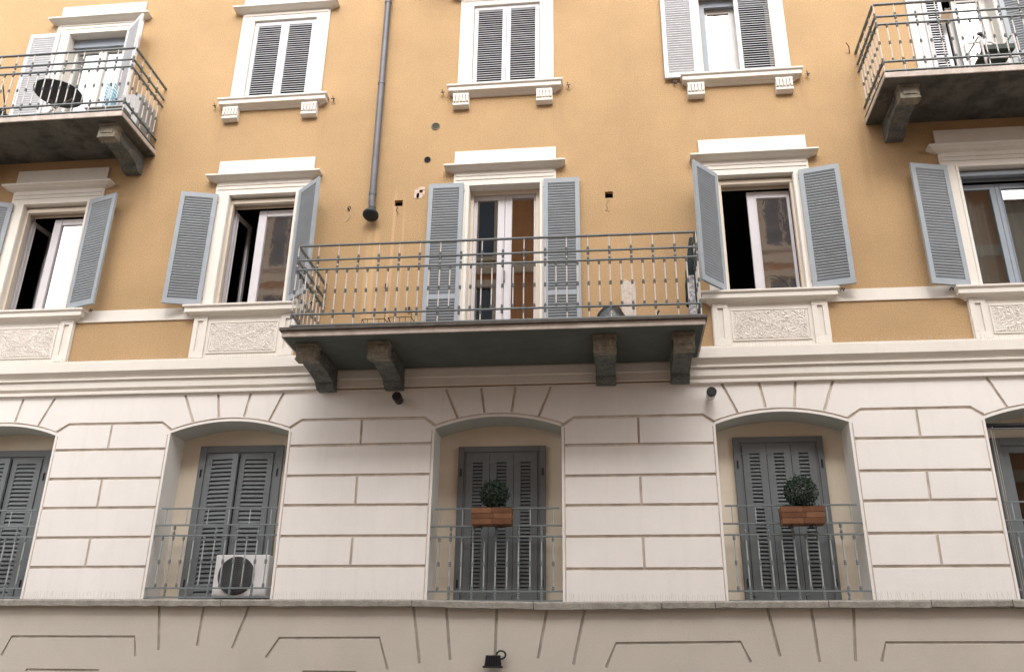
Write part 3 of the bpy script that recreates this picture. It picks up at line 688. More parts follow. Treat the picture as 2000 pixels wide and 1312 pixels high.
# ------------------------------------------------------------------ balconies
def bracket(x0, x1, zt, zb, dep=0.98):
    h = zt-zb; xm = (x0+x1)/2
    o1 = [(0, zb), (-0.13, zb-0.0), (-0.17, zb+0.03), (-0.185, zb+h*0.16), (-0.20, zb+h*0.22), (-0.30, zb+h*0.30), (-0.44, zb+h*0.36), (-0.60, zb+h*0.40), (-0.74, zb+h*0.43), (-dep+0.13, zb+h*0.5), (-dep+0.13, zt), (0, zt)]
    mb = MB().prism(o1, x0, x1, 'x')
    mb.box(x0-0.004, x1+0.004, -0.20, 0, zb+h*0.17, zb+h*0.20)
    # side panel beads
    for x, s_ in ((x0, -1), (x1, 1)):
        a, b = sorted((x, x+s_*0.012)); mb.box(a, b, -dep+0.2, -0.25, zt-0.075, zt-0.03); mb.box(a, b, -dep+0.25, -0.3, zt-0.115, zt-0.095)
    o = obj('bracket', mb, M['stone'], B, bevel=0.008)
    cap = MB().box(x0-0.006, x1+0.006, -dep-0.01, -dep+0.14, zt-h*0.62, zt-h*0.12).box(x0-0.02, x1+0.02, -dep-0.03, -dep+0.15, zt-h*0.12, zt)
    cap.box(x0+0.03, x1-0.03, -dep-0.022, -dep-0.01, zt-h*0.5, zt-h*0.22)
    cap.box(x0-0.012, x1+0.012, -dep-0.016, -dep+0.14, zt-h*0.70, zt-h*0.62)
    obj('bracket_cap', cap, M['stonelight'], o, bevel=0.008)
    return o

def baluster_mesh(zlo, zhi, knobs, r=0.0088):
    mb = MB(); mb.m(0).lathe([(r*1.15, zlo), (r*0.9, zlo+0.03), (r, (zlo+zhi)/2), (r*0.9, zhi-0.02), (r, zhi)], 8)
    mb.m(1)
    for z in knobs:
        mb.lathe([(r, z-0.030), (r*1.8, z-0.026), (r*1.8, z-0.018), (r*1.4, z-0.012), (r*2.0, z-0.004), (r*2.0, z+0.006), (r*1.4, z+0.012), (r*1.7, z+0.016), (r*1.7, z+0.022), (r, z+0.028)], 8)
    return mb
def rail(mb, p, q, w=0.020, h=0.0075):
    """flat iron bar, wide face up"""
    p, q = Vector(p), Vector(q); d = (q-p).normalized(); n = Vector((-d.y, d.x, 0))*w; u = Vector((0, 0, h))
    vs = [c+n*a+u*b for c in (p, q) for a, b in ((-1, -1), (1, -1), (1, 1), (-1, 1))]
    mb.add(vs, [(0, 1, 2, 3), (4, 7, 6, 5), (0, 4, 5, 1), (1, 5, 6, 2), (2, 6, 7, 3), (3, 7, 4, 0)])
def place(parent, me, name, loc):
    o = bpy.data.objects.new(name, me); COL.objects.link(o); o.parent = parent; o.location = Vector(loc)-ORG[parent.name]; return o

LV = (1.19, 0.982, 0.848, 0.222, 0.07)
def big_railing(x0, x1, yf, T, nfront, mats, label, sides=('L', 'R'), tilt=0.0):
    """railing round a balcony: T = slab top"""
    mb = MB()
    for i, l in enumerate(LV):
        w_ = 0.021 if i == 0 else 0.017
        rail(mb, (x0, yf, T+l), (x1, yf, T+l+tilt), w_)
        for s_ in sides:
            x, tt = (x0, 0) if s_ == 'L' else (x1, tilt); rail(mb, (x, yf, T+l+tt), (x, 0.02, T+l+tt), w_)
    rg = obj('balcony_railing', mb, mats, B, label=label)
    long = baluster_mesh(0.0, LV[0], (LV[1]-0.03, LV[1]+0.03, LV[2]+0.02, LV[2]-0.03, (LV[2]+LV[3])/2, LV[3]+0.03, LV[3]-0.03, 0.03)).mesh('baluster', [M['skylit_bar'], M['collar']])
    short = baluster_mesh(LV[3], LV[2], (LV[2]-0.03, (LV[2]+LV[3])/2, LV[3]+0.03)).mesh('baluster', [M['skylit_bar'], M['collar']])
    for me in (long, short):
        for p in me.polygons: p.use_smooth = False
    n = nfront
    for i in range(2*n+1):
        x = x0+(x1-x0)*i/(2*n); zz = T+tilt*i/(2*n)
        place(rg, long if i % 2 == 0 else short, 'baluster', (x, yf, zz))
    ns = max(2, round((-yf)/(2*abs(x1-x0)/(2*n))))
    for s_ in sides:
        x, tt = (x0, 0) if s_ == 'L' else (x1, tilt)
        for i in range(1, 2*ns): place(rg, long if i % 2 == 0 else short, 'baluster', (x, yf*(1-i/(2*ns)), T+tt))
    return rg

# middle balcony
mb = MB().box(-3.985, 1.135, -1.20, 0.0, 4.228, 4.30)
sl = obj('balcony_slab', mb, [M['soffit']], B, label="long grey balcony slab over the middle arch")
mb = MB().prism([(-3.99, 4.226), (1.14, 4.222), (1.14, 4.292), (-3.99, 4.300)], -1.212, -1.19)
mb.box(-3.998, -3.975, -1.19, -0.145, 4.226, 4.298); mb.box(1.125, 1.148, -1.19, -0.145, 4.224, 4.294)
obj('fascia', mb, M['fascia'], sl, bevel=0.004)
mb = MB().prism([(-4.02, 4.300), (1.17, 4.293), (1.17, 4.333), (-4.02, 4.342)], -1.245, -0.0)
obj('slab_top', mb, M['lip'], sl, bevel=0.006)
# crumbled edge of render under the front lip
for x0, x1 in ((-3.86, -3.62), (-2.945, -2.70), (-0.165, 0.09), (0.79, 1.02)): bracket(x0, x1, 4.226, 3.915)
big_railing(-3.925, 1.115, -1.13, 4.335, 19, M['iron'], "grey iron railing of the long middle balcony", tilt=-0.028)
# top-left balcony
def old_slab(x0, x1, zb, zt, lab, dep=1.03):
    s_ = obj('balcony_slab', MB().box(x0, x1, -dep+0.02, 0.0, zb, zt-0.01), M['oldslab'], B, label=lab)
    mb = MB().box(x0-0.006, x1+0.006, -dep, -dep+0.02, zb+0.006, zt)
    for x in (x0-0.006, x1-0.014): mb.box(x, x+0.02, -dep+0.02, 0, zb+0.02, zt)
    obj('fascia', mb, M['fascia'], s_, bevel=0.006)
    return s_
old_slab(-10.2, -6.865, 7.845, 7.935, "stained stone balcony slab at top left"); bracket(-7.27, -7.02, 7.845, 7.51, 0.86); bracket(-9.78, -9.53, 7.845, 7.51, 0.86)
big_railing(-10.13, -6.905, -0.97, 7.93, 12, M['iron'], "grey iron railing of the top left balcony")
# top-right balcony
old_slab(3.72, 7.0, 7.725, 7.815, "stained stone balcony slab at top right"); bracket(3.93, 4.17, 7.725, 7.41, 0.86); bracket(6.5, 6.74, 7.725, 7.41, 0.86)
big_railing(3.745, 6.95, -0.97, 7.81, 12, M['iron'], "grey iron railing of the top right balcony")
# balcony of the floor above, its shade reaches the top of the middle window
old_slab(-2.75, -0.15, 11.2, 11.3, "balcony slab above the upper middle window", dep=0.75)

# ------------------------------------------------------------------ niche doors and railings
def niche_railing(k, z, lab):
    a, b, cr = NICHE[k]; y = 0.02; a2, b2 = a+0.035, b-0.03
    lv = (1.12, 0.905, 0.772, 0.122, 0.012)
    mb = MB()
    for i, l in enumerate(lv):
        e = 0.035 if i == 0 else 0.0
        rail(mb, (a2+e-0.03, y, z+l), (b2-e+0.03, y, z+l), 0.013, 0.009)
    n = 11; mats = M['irondark']
    rg = obj('niche_railing', mb, mats, B, label=lab)
    me_l = baluster_mesh(0.012, lv[1], (lv[1]-0.03, lv[2]+0.025, lv[2]-0.03, (lv[2]+lv[3])/2, lv[3]+0.03, lv[3]-0.03, 0.03), r=0.0095).mesh('baluster', [M['dim_skylit_bar'], M['irondark']])
    me_s = baluster_mesh(lv[3], lv[2], (lv[2]-0.03, (lv[2]+lv[3])/2, lv[3]+0.03), r=0.0095).mesh('baluster', [M['dim_skylit_bar'], M['irondark']])
    me_t = baluster_mesh(lv[1], lv[0], (), r=0.0075).mesh('top_bar', [M['dim_skylit_bar']])
    for i in range(n):
        x = a2+0.085+(b2-a2-0.17)*i/(n-1)
        place(rg, me_l if i % 2 else me_s, 'baluster', (x, y, z))
        if i % 2 == 0: place(rg, me_t, 'top_bar', (x, y, z))
    return rg
niche_railing('a', 1.262, "slate railing in the arch cut off by the left edge"); niche_railing('b', 1.265, "slate railing in front of the outdoor unit")
niche_railing('c', 1.225, "slate railing in the middle arch"); niche_railing('d', 1.23, "slate railing in the arch right of the middle"); niche_railing('e', 1.245, "slate railing in the arch cut off by the right edge")

def niche_door(k, x0, x1, zt, leaves, lab, style=3):
    z0 = 1.2; y = DEP; d = empty('niche_door', ((x0+x1)/2, y, z0), B, label=lab)
    fw = 0.075 if style == 3 else 0.095
    mb = MB().box(x0, x0+fw, y-0.05, y, z0, zt).box(x1-fw, x1, y-0.05, y, z0, zt).box(x0+fw, x1-fw, y-0.05, y, zt-fw, zt)
    mb.box(x0+fw, x0+fw+0.03, y-0.035, y, z0, zt-fw).box(x1-fw-0.03, x1-fw, y-0.035, y, z0, zt-fw).box(x0+fw+0.03, x1-fw-0.03, y-0.035, y, zt-fw-0.03, zt-fw)
    obj('door_frame', mb, M['dark_shutter'], d, bevel=0.004)
    obj('door_backing', MB().box(x0+fw, x1-fw, y-0.006, y-0.002, z0, zt-fw), M['hole'], d)
    a, b = x0+fw+0.03, x1-fw-0.03; h = zt-fw-0.03-z0-0.03
    for i in range(leaves):
        w_ = (b-a)/leaves
        if style == 3: leaf_at(d, (a+w_*i+0.003, y-0.03, z0+0.03), 0, w_-0.006, h, 0.047, M['dark_shutter'], slope=0.37, st=w_*0.285, tr=0.11, br=0.17)
        elif style == 2:
            if i == 0: leaf_at(d, (a+0.003, y-0.035, z0+0.03), -8, w_-0.006, h, 0.058, M['dark_shutter'], slope=0.40, st=0.075, tr=0.07, br=0.1)
            else: leaf_at(d, (b-0.003, y-0.035, z0+0.03), 180+2, w_-0.006, h, 0.058, M['dark_shutter'], slope=0.40, st=0.075, tr=0.07, br=0.1, mirror=True)
    for z in (z0+h*0.12, z0+h*0.86):
        for x in (x0+fw*0.55, x1-fw*0.55): obj('hinge', MB().tube((x, y-0.056, z), (x, y-0.056, z+0.10), 0.011, 8), M['black'], d)
    return d
niche_door('b', -5.585, -4.41, 3.315, 2, "two-leaf slate shutters with the left leaf ajar", 2)
niche_door('c', -2.005, -0.85, 3.245, 3, "three-leaf slate shutters in the middle arch", 3)
niche_door('d', 1.555, 2.675, 3.31, 3, "three-leaf slate shutters in the arch right of the middle", 3)
niche_door('a', -8.85, -7.74, 3.30, 2, "two-leaf slate shutters at the left edge", 2)
# right edge niche: open glazed door
d = empty('niche_door', (5.34, DEP, 1.2), B, label="glazed slate door at the right edge")
mb = MB().box(4.70, 4.80, 0.36, 0.42, 1.2, 3.24).box(5.88, 5.98, 0.36, 0.42, 1.2, 3.24).box(4.80, 5.88, 0.36, 0.42, 3.14, 3.24).box(4.80, 4.89, 0.38, 0.42, 1.2, 3.14).box(4.89, 5.8, 0.38, 0.42, 3.05, 3.14).box(4.89, 5.8, 0.385, 0.415, 1.2, 1.5)
obj('door_frame', mb, M['dark_shutter'], d, bevel=0.004)
obj('pane', MB().box(4.89, 5.88, 0.395, 0.40, 1.5, 3.05), M['dullpane'], d)
obj('door_backing', MB().box(4.8, 5.88, 0.412, 0.418, 1.2, 3.14), mat("brown_interior", (0.05, 0.028, 0.016), 0.8, 0.3, 3), d)
a = empty('awning_cassette', (5.34, 0.12, 3.33), None, "dark rolled awning tube inside the arch at the right edge", "awning")
obj('roller_tube', MB().tube((4.56, 0.12, 3.325), (6.12, 0.12, 3.325), 0.028, 12), M['black'], a); obj('front_bar', MB().box(4.56, 6.12, 0.05, 0.07, 3.262, 3.275), M['zinc'], a)
obj('guide_wire', MB().tube((4.60, 0.06, 3.27), (4.60, 0.06, 1.26), 0.004, 6), M['wire'], a)
obj('guide_wire', MB().tube((4.63, 0.08, 3.30), (4.63, 0.08, 1.26), 0.004, 6), M['wire'], a)

# ------------------------------------------------------------------ downpipe
t = empty('downpipe', (-3.36, -0.08, 6.5), None, "grey metal downpipe ending in a bell-shaped foot on the ochre wall", "downpipe")
mb = MB()
px = lambda z: -3.335-0.012*(z-6.8)/3.8*1.0
segs = [6.78, 8.90, 10.5, 12.2, 13.9, 14.55]
for i, (z0, z1) in enumerate(zip(segs, segs[1:])): mb.tube((px(z0), -0.085, z0), (px(z1), -0.085, z1), 0.050-0.0015*(i % 2), 18)
mb.tube((px(6.78), -0.085, 6.79), (-3.325, -0.075, 6.66), 0.049, 18)
obj('pipe', mb, M['zinc'], t, smooth=False)
mb = MB()
obj('bell_foot', MB().lathe([(0.052, 0.06), (0.054, 0.03), (0.075, -0.01), (0.10, -0.05), (0.104, -0.075), (0.098, -0.085), (0.06, -0.10)], 20, T=Matrix.Translation((-3.322, -0.105, 6.62)) @ Matrix.Rotation(R(-22), 4, 'X') @ Matrix.Scale(1.12, 4)), M['blackmetal'], t, smooth=True)
for z in (6.93, 8.90, 10.5):
    obj('collar', MB().lathe([(0.054, -0.025), (0.056, -0.02), (0.056, 0.02), (0.054, 0.025)], 18, c=(px(z), -0.085, z)).box(px(z)-0.012, px(z)+0.012, -0.04, 0.0, z-0.012, z+0.012), M['zinc'], t)

# ------------------------------------------------------------------ small fittings on the wall
v = empty('wall_vent', (-2.475, 0, 8.10), None, "round slatted vent grille with a pale rim, upper of two wall vents", "vent", "round wall vents")
RX = Matrix.Rotation(R(90), 4, 'X')
def ring(c, r0, r1, d):
    return MB().lathe([(r0, -0.004), (r0, d), (r1*0.98, d), (r1, d*0.6), (r1, -0.004)], 24, T=Matrix.Translation(c) @ RX)
obj('rim', ring((-2.475, 0, 8.115), 0.054, 0.066, 0.012), M['stonelight'], v)
mb = MB().lathe([(0.0, 0.002), (0.052, 0.002), (0.052, 0.004), (0, 0.004)], 20, T=Matrix.Translation((-2.475, 0, 8.115)) @ RX)
for i in range(7):
    zz = -0.042+0.014*i; hw_ = math.sqrt(max(0, 0.05**2-zz**2)); mb.box(-2.475-hw_, -2.475+hw_, -0.009, -0.003, 8.115+zz-0.003, 8.115+zz+0.003)
obj('grille', mb, mat("tarnished_bronze", (0.13, 0.125, 0.085), 0.6, 0.2, 20), v)
v = empty('wall_vent', (-2.57, 0, 7.52), None, "plain black open vent pipe, lower of two wall vents", "vent", "round wall vents")
obj('rim', ring((-2.57, 0, 7.525), 0.044, 0.049, 0.012), M['black'], v)
obj('opening', MB().lathe([(0.0, 0.002), (0.046, 0.002), (0.046, 0.005), (0, 0.005)], 20, T=Matrix.Translation((-2.57, 0, 7.525)) @ RX), M['hole'], v)

def rough_patch(name, cx, cz, w, h, m, seed, lab=None):
    r_ = random.Random(seed); n = 26; pts = []
    for i in range(n):
        t_ = 2*math.pi*i/n; k = 0.86+0.2*r_.random(); pts.append((cx+w*0.5*k*abs(math.cos(t_))**0.3*math.copysign(1, math.cos(t_)), cz+h*0.5*k*abs(math.sin(t_))**0.3*math.copysign(1, math.sin(t_))))
    return obj(name, MB().prism(pts, -0.005, -0.0005), m, B, label=lab)
rough_patch('bare_patch', 0.30, 5.04, 0.20, 0.80, M['patch'], 3, "bare grey plaster patch right of the balcony door"); rough_patch('bare_patch', 0.14, 4.70, 0.5, 0.22, M['patch'], 5)
rough_patch('bare_patch', -2.655, 7.02, 0.11, 0.09, M['pinkpatch'], 8) if False else None
for i, (cx, cz, w_, h_) in enumerate(((-2.70, 6.945, 0.075, 0.15), (-2.655, 6.915, 0.10, 0.085), (-2.63, 7.035, 0.10, 0.05), (-2.597, 6.955, 0.03, 0.09))): rough_patch('bare_patch', cx, cz, w_, h_, M['pinkpatch'], 20+i)
def cable(name, pts, r, lab, m='black', cat='cable'):
    tag(obj(name, MB().path(pts, r, 6), M[m]), lab, cat)
cable('loose_cable', [(-3.69, 0, 6.755), (-3.69, -0.03, 6.75), (-3.665, -0.03, 6.715), (-3.665, -0.015, 6.63), (-3.70, -0.01, 6.56), (-3.735, -0.01, 6.53)], 0.004, "thin loose cable hanging from the wall left of the downpipe foot", 'cream')
cable('loose_cable', [(-2.97, 0.05, 6.77), (-2.97, -0.01, 6.74), (-2.985, -0.012, 6.68), (-2.955, -0.012, 6.64), (-2.96, -0.012, 6.60)], 0.004, "short dark wires hanging out of the square hole right of the downpipe foot")
cable('loose_cable', [(0.07, 0.05, 6.74), (0.07, -0.008, 6.70), (0.04, -0.008, 6.62), (0.055, -0.008, 6.56), (0.03, -0.008, 6.53), (0.075, -0.008, 6.50)], 0.0025, "thin wire below the square hole right of the balcony door", 'zinc')
obj('anchor', MB().box(-3.71, -3.67, -0.03, 0, 6.735, 6.77), M['black'], B)
for x, z in ((-3.05, 5.42), (-2.70, 5.05), (-2.72, 4.72)): obj('anchor', MB().box(x-0.012, x+0.012, -0.03, 0, z, z+0.08), M['black'], B)

# security cameras
def camera_thing(x, y, z, lab, shade):
    c = empty('security_camera', (x, 0, z), None, lab, "camera", "security cameras above the arches")
    obj('mount', MB().tube((x, 0, z), (x, -0.10, z+0.01), 0.028, 14), M['camwhite'] if not shade else M['black'], c)
    T = Matrix.Translation((x, -0.11, z+0.01)) @ Matrix.Rotation(R(86), 4, 'X')
    obj('housing', MB().lathe([(0.052, -0.065), (0.058, -0.05), (0.058, 0.05), (0.054, 0.06)], 20, T=T), M['camwhite'] if not shade else M['black'], c)
    obj('lens', MB().lathe([(0.056, 0.06), (0.062, 0.065), (0.062, 0.105), (0.056, 0.115), (0.02, 0.115)], 20, T=T), M['black'], c)
    return c
camera_thing(-2.745, 0, 3.755, "black security camera under the left end of the long balcony", True)
camera_thing(1.272, 0, 3.72, "white security camera with a black lens right of the long balcony", False)
# floodlight over the middle shop arch
f = empty('floodlight', (-1.435, 0, 0.5), None, "small black floodlight on the beige wall under the middle arch", "floodlight")
T = Matrix.Translation((-1.43, -0.02, 0.0))
mb = MB().prism([(-0.10, 0.50), (0.10, 0.50), (0.085, 0.62), (-0.085, 0.62)], -0.075, -0.03, T=T)
obj('housing', mb, M['black'], f, bevel=0.006)
mb = MB()
for i in range(6): mb.box(-0.055+0.022*i, -0.051+0.022*i, -0.088, -0.075, 0.515, 0.605, T=T)
obj('cooling_fins', mb, M['blackmetal'], f)
obj('rim', MB().box(-0.115, 0.115, -0.10, -0.02, 0.482, 0.502, T=T), M['black'], f, bevel=0.004)
pts = [(-1.37+0.055*math.cos(t_)+0.03, -0.06, 0.625+0.045*math.sin(t_)) for t_ in [math.pi*(1.1-1.6*i/9) for i in range(10)]]
obj('cable', MB().path(pts, 0.011, 8), M['black'], f)
obj('mount', MB().box(-1.46, -1.40, -0.055, 0, 0.54, 0.58), M['black'], f)

# ------------------------------------------------------------------ outdoor unit in the second arch
def ac_unit(x, y, z, w, h, d, lab, rx=0.0):
    a = empty('outdoor_unit', (x, y, z), None, lab, "air conditioner", "air conditioner outdoor units")
    obj('casing', MB().box(0, w, 0, d, 0.04, h), M['acwhite'], a, bevel=0.012, loc=(x, y, z))
    T = Matrix.Translation((w*0.42, 0, h*0.53)) @ RX
    obj('fan_grille', MB().lathe([(0.0, 0.002), (h*0.43, 0.002), (h*0.43, 0.012), (h*0.41, 0.016), (0.03, 0.02), (0, 0.02)], 32, T=T), M['acdark'], a, loc=(x, y, z))
    mb = MB()
    for i in range(9):
        rr = h*0.43*(i+1)/9.5; pts = [(w*0.42+rr*math.cos(2*math.pi*j/24), -0.022, h*0.53+rr*math.sin(2*math.pi*j/24)) for j in range(25)]; mb.path(pts, 0.0022, 4)
    obj('guard_rings', mb, M['zinc'], a, loc=(x, y, z))
    obj('foot', MB().box(0.05, 0.15, 0.0, d, 0, 0.04), M['black'], a, loc=(x, y, z)); obj('foot', MB().box(w-0.15, w-0.05, 0.0, d, 0, 0.04), M['black'], a, loc=(x, y, z))
    return a
ac_unit(-5.02, 0.09, 1.255, 0.70, 0.55, 0.25, "white outdoor unit with a dark round fan behind the railing of an arch")

# ------------------------------------------------------------------ planters with clipped box balls
def planter(x, z, lab, w=0.50, tilt=0.0):
    p = empty('planter_box', (x, -0.12, z), None, lab, "planter", "window boxes hung on the arch railings")
    mb = MB(); h = 0.205; t_ = 0.03; n = 3
    for i in range(n):
        za, zb_ = h*i/n+0.002, h*(i+1)/n-0.002; ka, kb = 1-t_*(1-i/n)*1.0, 1-t_*(1-(i+1)/n)
        for s_ in range(2):
            xa, xb = (-w/2, 0.0+0.03*(i % 2)) if s_ == 0 else (0.0+0.03*(i % 2)+0.002, w/2)
            mb.m((i+s_) % 2)
            vs = [(xa*ka, -0.095*ka, za), (xb*ka, -0.095*ka, za), (xb*ka, 0.095*ka, za), (xa*ka, 0.095*ka, za), (xa*kb, -0.095*kb, zb_), (xb*kb, -0.095*kb, zb_), (xb*kb, 0.095*kb, zb_), (xa*kb, 0.095*kb, zb_)]
            mb.add(vs, [(0, 1, 2, 3), (4, 7, 6, 5), (0, 4, 5, 1), (1, 5, 6, 2), (2, 6, 7, 3), (3, 7, 4, 0)])
    obj('trough', mb, [M['terracotta'], M['terra2']], p, bevel=0.003, loc=(x, -0.12, z))
    obj('soil', MB().box(-w/2+0.02, w/2-0.02, -0.08, 0.08, 0.19, 0.212), M['soil'], p, loc=(x, -0.12, z))
    for xx in (-0.14, 0.10):
        obj('hanger', MB().path([(xx, 0.165, 0.19), (xx, 0.145, 0.235), (xx, 0.104, 0.215), (xx, 0.104, -0.012), (xx, -0.05, -0.012), (xx, -0.06, -0.035)], 0.007, 6), M['black'], p, loc=(x, -0.12, z))
    return p
def topiary(x, z, r, lab, seed):
    r_ = random.Random(seed)
    s_ = empty('topiary_ball', (x, -0.12, z), None, lab, "shrub", "clipped shrubs in the window boxes")
    mb = MB()
    for i in range(2400):
        u = r_.uniform(-1, 1); t_ = r_.uniform(0, 2*math.pi); q = math.sqrt(1-u*u)
        bumpy = 1+0.07*math.sin(5*t_+seed)+0.05*math.sin(9*u*2+seed)
        k = r*(0.62+0.42*r_.random()**0.6)*bumpy
        c = Vector((q*math.cos(t_)*k, q*math.sin(t_)*k*0.9, u*k*1.0+r*0.95))
        n = (Vector((q*math.cos(t_), q*math.sin(t_), u))+Vector((r_.gauss(0, .6), r_.gauss(0, .6), r_.gauss(0, .6)))).normalized()
        a = n.orthogonal().normalized(); b = n.cross(a); rot = r_.uniform(0, 6.28); a, b = a*math.cos(rot)+b*math.sin(rot), b*math.cos(rot)-a*math.sin(rot)
        L_ = r_.uniform(0.011, 0.019); W_ = L_*0.5
        mb.m(1 if r_.random() < 0.22 else 0)
        mb.add([c-a*L_, c+b*W_+n*0.002, c+a*L_, c-b*W_+n*0.002], [(0, 1, 2, 3)])
    for i in range(26):
        u = r_.uniform(-0.2, 1); t_ = r_.uniform(0, 6.28); q = math.sqrt(1-u*u); dr = Vector((q*math.cos(t_), q*math.sin(t_)*0.9, u)); base_ = Vector((0, 0, r*0.95))
        for k in range(5):
            c = base_+dr*r*(0.98+0.05*k)+Vector((r_.gauss(0, .004), r_.gauss(0, .004), 0.004*k)); n = Vector((r_.gauss(0, 1), r_.gauss(0, 1), r_.gauss(0, 1))).normalized(); a = n.orthogonal().normalized(); b = n.cross(a); L_ = 0.011
            mb.m(1 if k > 2 else 0).add([c-a*L_, c+b*L_*.5, c+a*L_, c-b*L_*.5], [(0, 1, 2, 3)])
    for i in range(90):
        c = Vector((r_.uniform(-0.22, 0.22), r_.uniform(-0.085, 0.06), r_.uniform(-0.01, 0.02))); n = Vector((r_.gauss(0, 1), r_.gauss(0, 1), 1)).normalized(); a = n.orthogonal().normalized(); b = n.cross(a); L_ = r_.uniform(0.010, 0.016)
        mb.m(0).add([c-a*L_, c+b*L_*.5, c+a*L_, c-b*L_*.5], [(0, 1, 2, 3)])
    obj('foliage', mb, [M['foliage'], M['foliage2']], s_, loc=(x, -0.12, z))
    mb = MB()
    for i in range(7): mb.tube((r_.uniform(-.04, .04), r_.uniform(-.03, .03), -0.02), (r_.uniform(-.08, .08), r_.uniform(-.06, .06), r*0.9), 0.006, 5, r2=0.003)
    obj('stem', mb, M['soil'], s_, loc=(x, -0.12, z))
    return s_
planter(-1.47, 2.105, "dark terracotta planter box on the railing of the middle arch"); topiary(-1.455, 2.32, 0.175, "dark clipped round shrub in the planter of the middle arch", 1)
planter(2.215, 2.085, "brighter terracotta planter box on the railing right of the middle arch"); topiary(2.23, 2.295, 0.19, "larger clipped round shrub in the planter right of the middle arch", 2)

# ------------------------------------------------------------------ things on the middle balcony
BT = 4.335
r_ = random.Random(4)
mb = MB(); vs = []; fs = []; nu, nv = 22, 12
for j in range(nv+1):
    for i in range(nu):
        t_ = 2*math.pi*i/nu; k = j/nv; rr = 0.245*math.sqrt(max(0, 1-k**1.7))*(1+0.08*math.sin(5*t_+j)+0.05*math.sin(9*t_))+0.008
        vs.append((0.05+rr*math.cos(t_)*1.0, -0.50+rr*math.sin(t_)*0.75, BT+0.50*k+0.008*math.sin(7*t_)))
for j in range(nv):
    for i in range(nu): fs.append((j*nu+i, j*nu+(i+1) % nu, (j+1)*nu+(i+1) % nu, (j+1)*nu+i))
fs.append(tuple(range(nv*nu, nv*nu+nu)))
tag(obj('refuse_bag', MB().add(vs, fs), M['bag'], smooth=True), "black plastic bag on the long balcony beside the bare plaster patch", "bag")
def rack(x, y, lab):
    mb = MB(); w_, d_, h_ = 0.30, 0.22, 0.30; z = BT
    for hh in (0.20, h_): mb.path([(x, y, z+hh), (x+w_, y, z+hh), (x+w_, y+d_, z+hh), (x, y+d_, z+hh), (x, y, z+hh)], 0.005, 6)
    for i in range(5): mb.tube((x+w_*i/4, y, z+h_), (x+w_*i/4, y, z+0.17), 0.004, 6)
    for a in (0, w_):
        for b in (0, d_): mb.tube((x+a, y+b, z), (x+a, y+b, z+h_+0.1*(a > 0)), 0.005, 6)
    tag(obj('wire_rack', mb, M['black']), lab, "rack", "wire plant racks")
rack(-3.13, -0.75, "black wire rack on the long balcony, nearer its left end"); rack(-2.78, -0.78, "black wire rack with a taller corner rod on the long balcony")
t = empty('folded_parasol', (1.03, -0.72, BT), None, "dark green folded parasol leaning at the right end of the long balcony", "parasol")
mb = MB(); pr = []
for i in range(11):
    k = i/10; pr.append((0.028+0.05*math.sin(math.pi*(0.25+0.7*k))*(1+0.12*(i % 2)), 0.35+0.95*k))
obj('canopy', MB().lathe(pr, 9, T=Matrix.Translation((1.02, -0.72, BT)) @ Matrix.Rotation(R(4), 4, 'Y')), M['greencloth'], t)
obj('pole', MB().tube((1.02, -0.72, BT), (1.03, -0.72, BT+0.5), 0.014, 8), M['zinc'], t)
t = mat("floral_cloth", (0.72, 0.71, 0.72), 0.8, 0.0, 26, base2=(0.08, 0.09, 0.12))
tag(obj('printed_cover', MB().prism([(0.99, -0.95), (1.075, -0.97), (1.085, -0.86), (1.01, -0.84)], BT, BT+0.66, 'z'), t, bevel=0.012), "white printed cover standing in the right corner of the long balcony", "cover")
tag(obj('white_cloth', MB().lathe([(0.115, 0), (0.12, 0.02), (0.09, 0.10), (0.05, 0.14), (0.02, 0.15)], 14, c=(-1.585, -0.72, BT+0.03)), M['whitecurtain'], smooth=True), "small crumpled white cloth heap in front of the balcony door", "cloth")
cable('bent_hose', [(0.62, -0.5, BT), (0.62, -0.5, BT+0.25), (0.635, -0.5, BT+0.36), (0.66, -0.5, BT+0.40)], 0.013, "short bent black hose standing on the long balcony", 'black', 'hose')
cable('bent_hose', [(0.72, -0.45, BT), (0.75, -0.45, BT+0.24), (0.77, -0.45, BT+0.20), (0.80, -0.45, BT)], 0.008, "thin bent brown tube right of the black hose on the long balcony", 'terracotta', 'hose')

# ------------------------------------------------------------------ things on the top-left balcony
TL = 7.935
t = empty('bistro_table', (-8.25, -0.62, TL), None, "round dark metal bistro table on the top left balcony", "table")
obj('tabletop', MB().lathe([(0.34, 0.70), (0.35, 0.705), (0.35, 0.722), (0.34, 0.727)], 36, c=(-8.25, -0.62, TL)), M['blackmetal'], t)
for a in (-0.2, 0.2):
    obj('leg', MB().path([(-8.25-a*1.3, -0.80, TL), (-8.25+a*0.9, -0.52, TL+0.70)], 0.011, 8), M['tubewhite'], t)
    obj('leg', MB().path([(-8.25+a*1.3, -0.80, TL), (-8.25-a*0.9, -0.52, TL+0.70)], 0.011, 8), M['tubewhite'], t)
obj('brace', MB().tube((-8.47, -0.72, TL+0.28), (-8.03, -0.72, TL+0.28), 0.009, 8), M['blackmetal'], t)
t = empty('folding_chair', (-9.25, -0.6, TL), None, "dark slatted folding chair cut off at the left edge of the top left balcony", "chair")
mb = MB()
for i in range(6): mb.box(-9.5, -9.05, -0.85+0.085*i, -0.79+0.085*i, TL+0.40, TL+0.42)
obj('seat', mb, M['blackmetal'], t)
for x in (-9.48, -9.07):
    obj('leg', MB().tube((x, -0.85, TL), (x, -0.35, TL+0.42), 0.010, 8), M['blackmetal'], t); obj('leg', MB().tube((x, -0.35, TL), (x, -0.82, TL+0.85), 0.010, 8), M['blackmetal'], t)
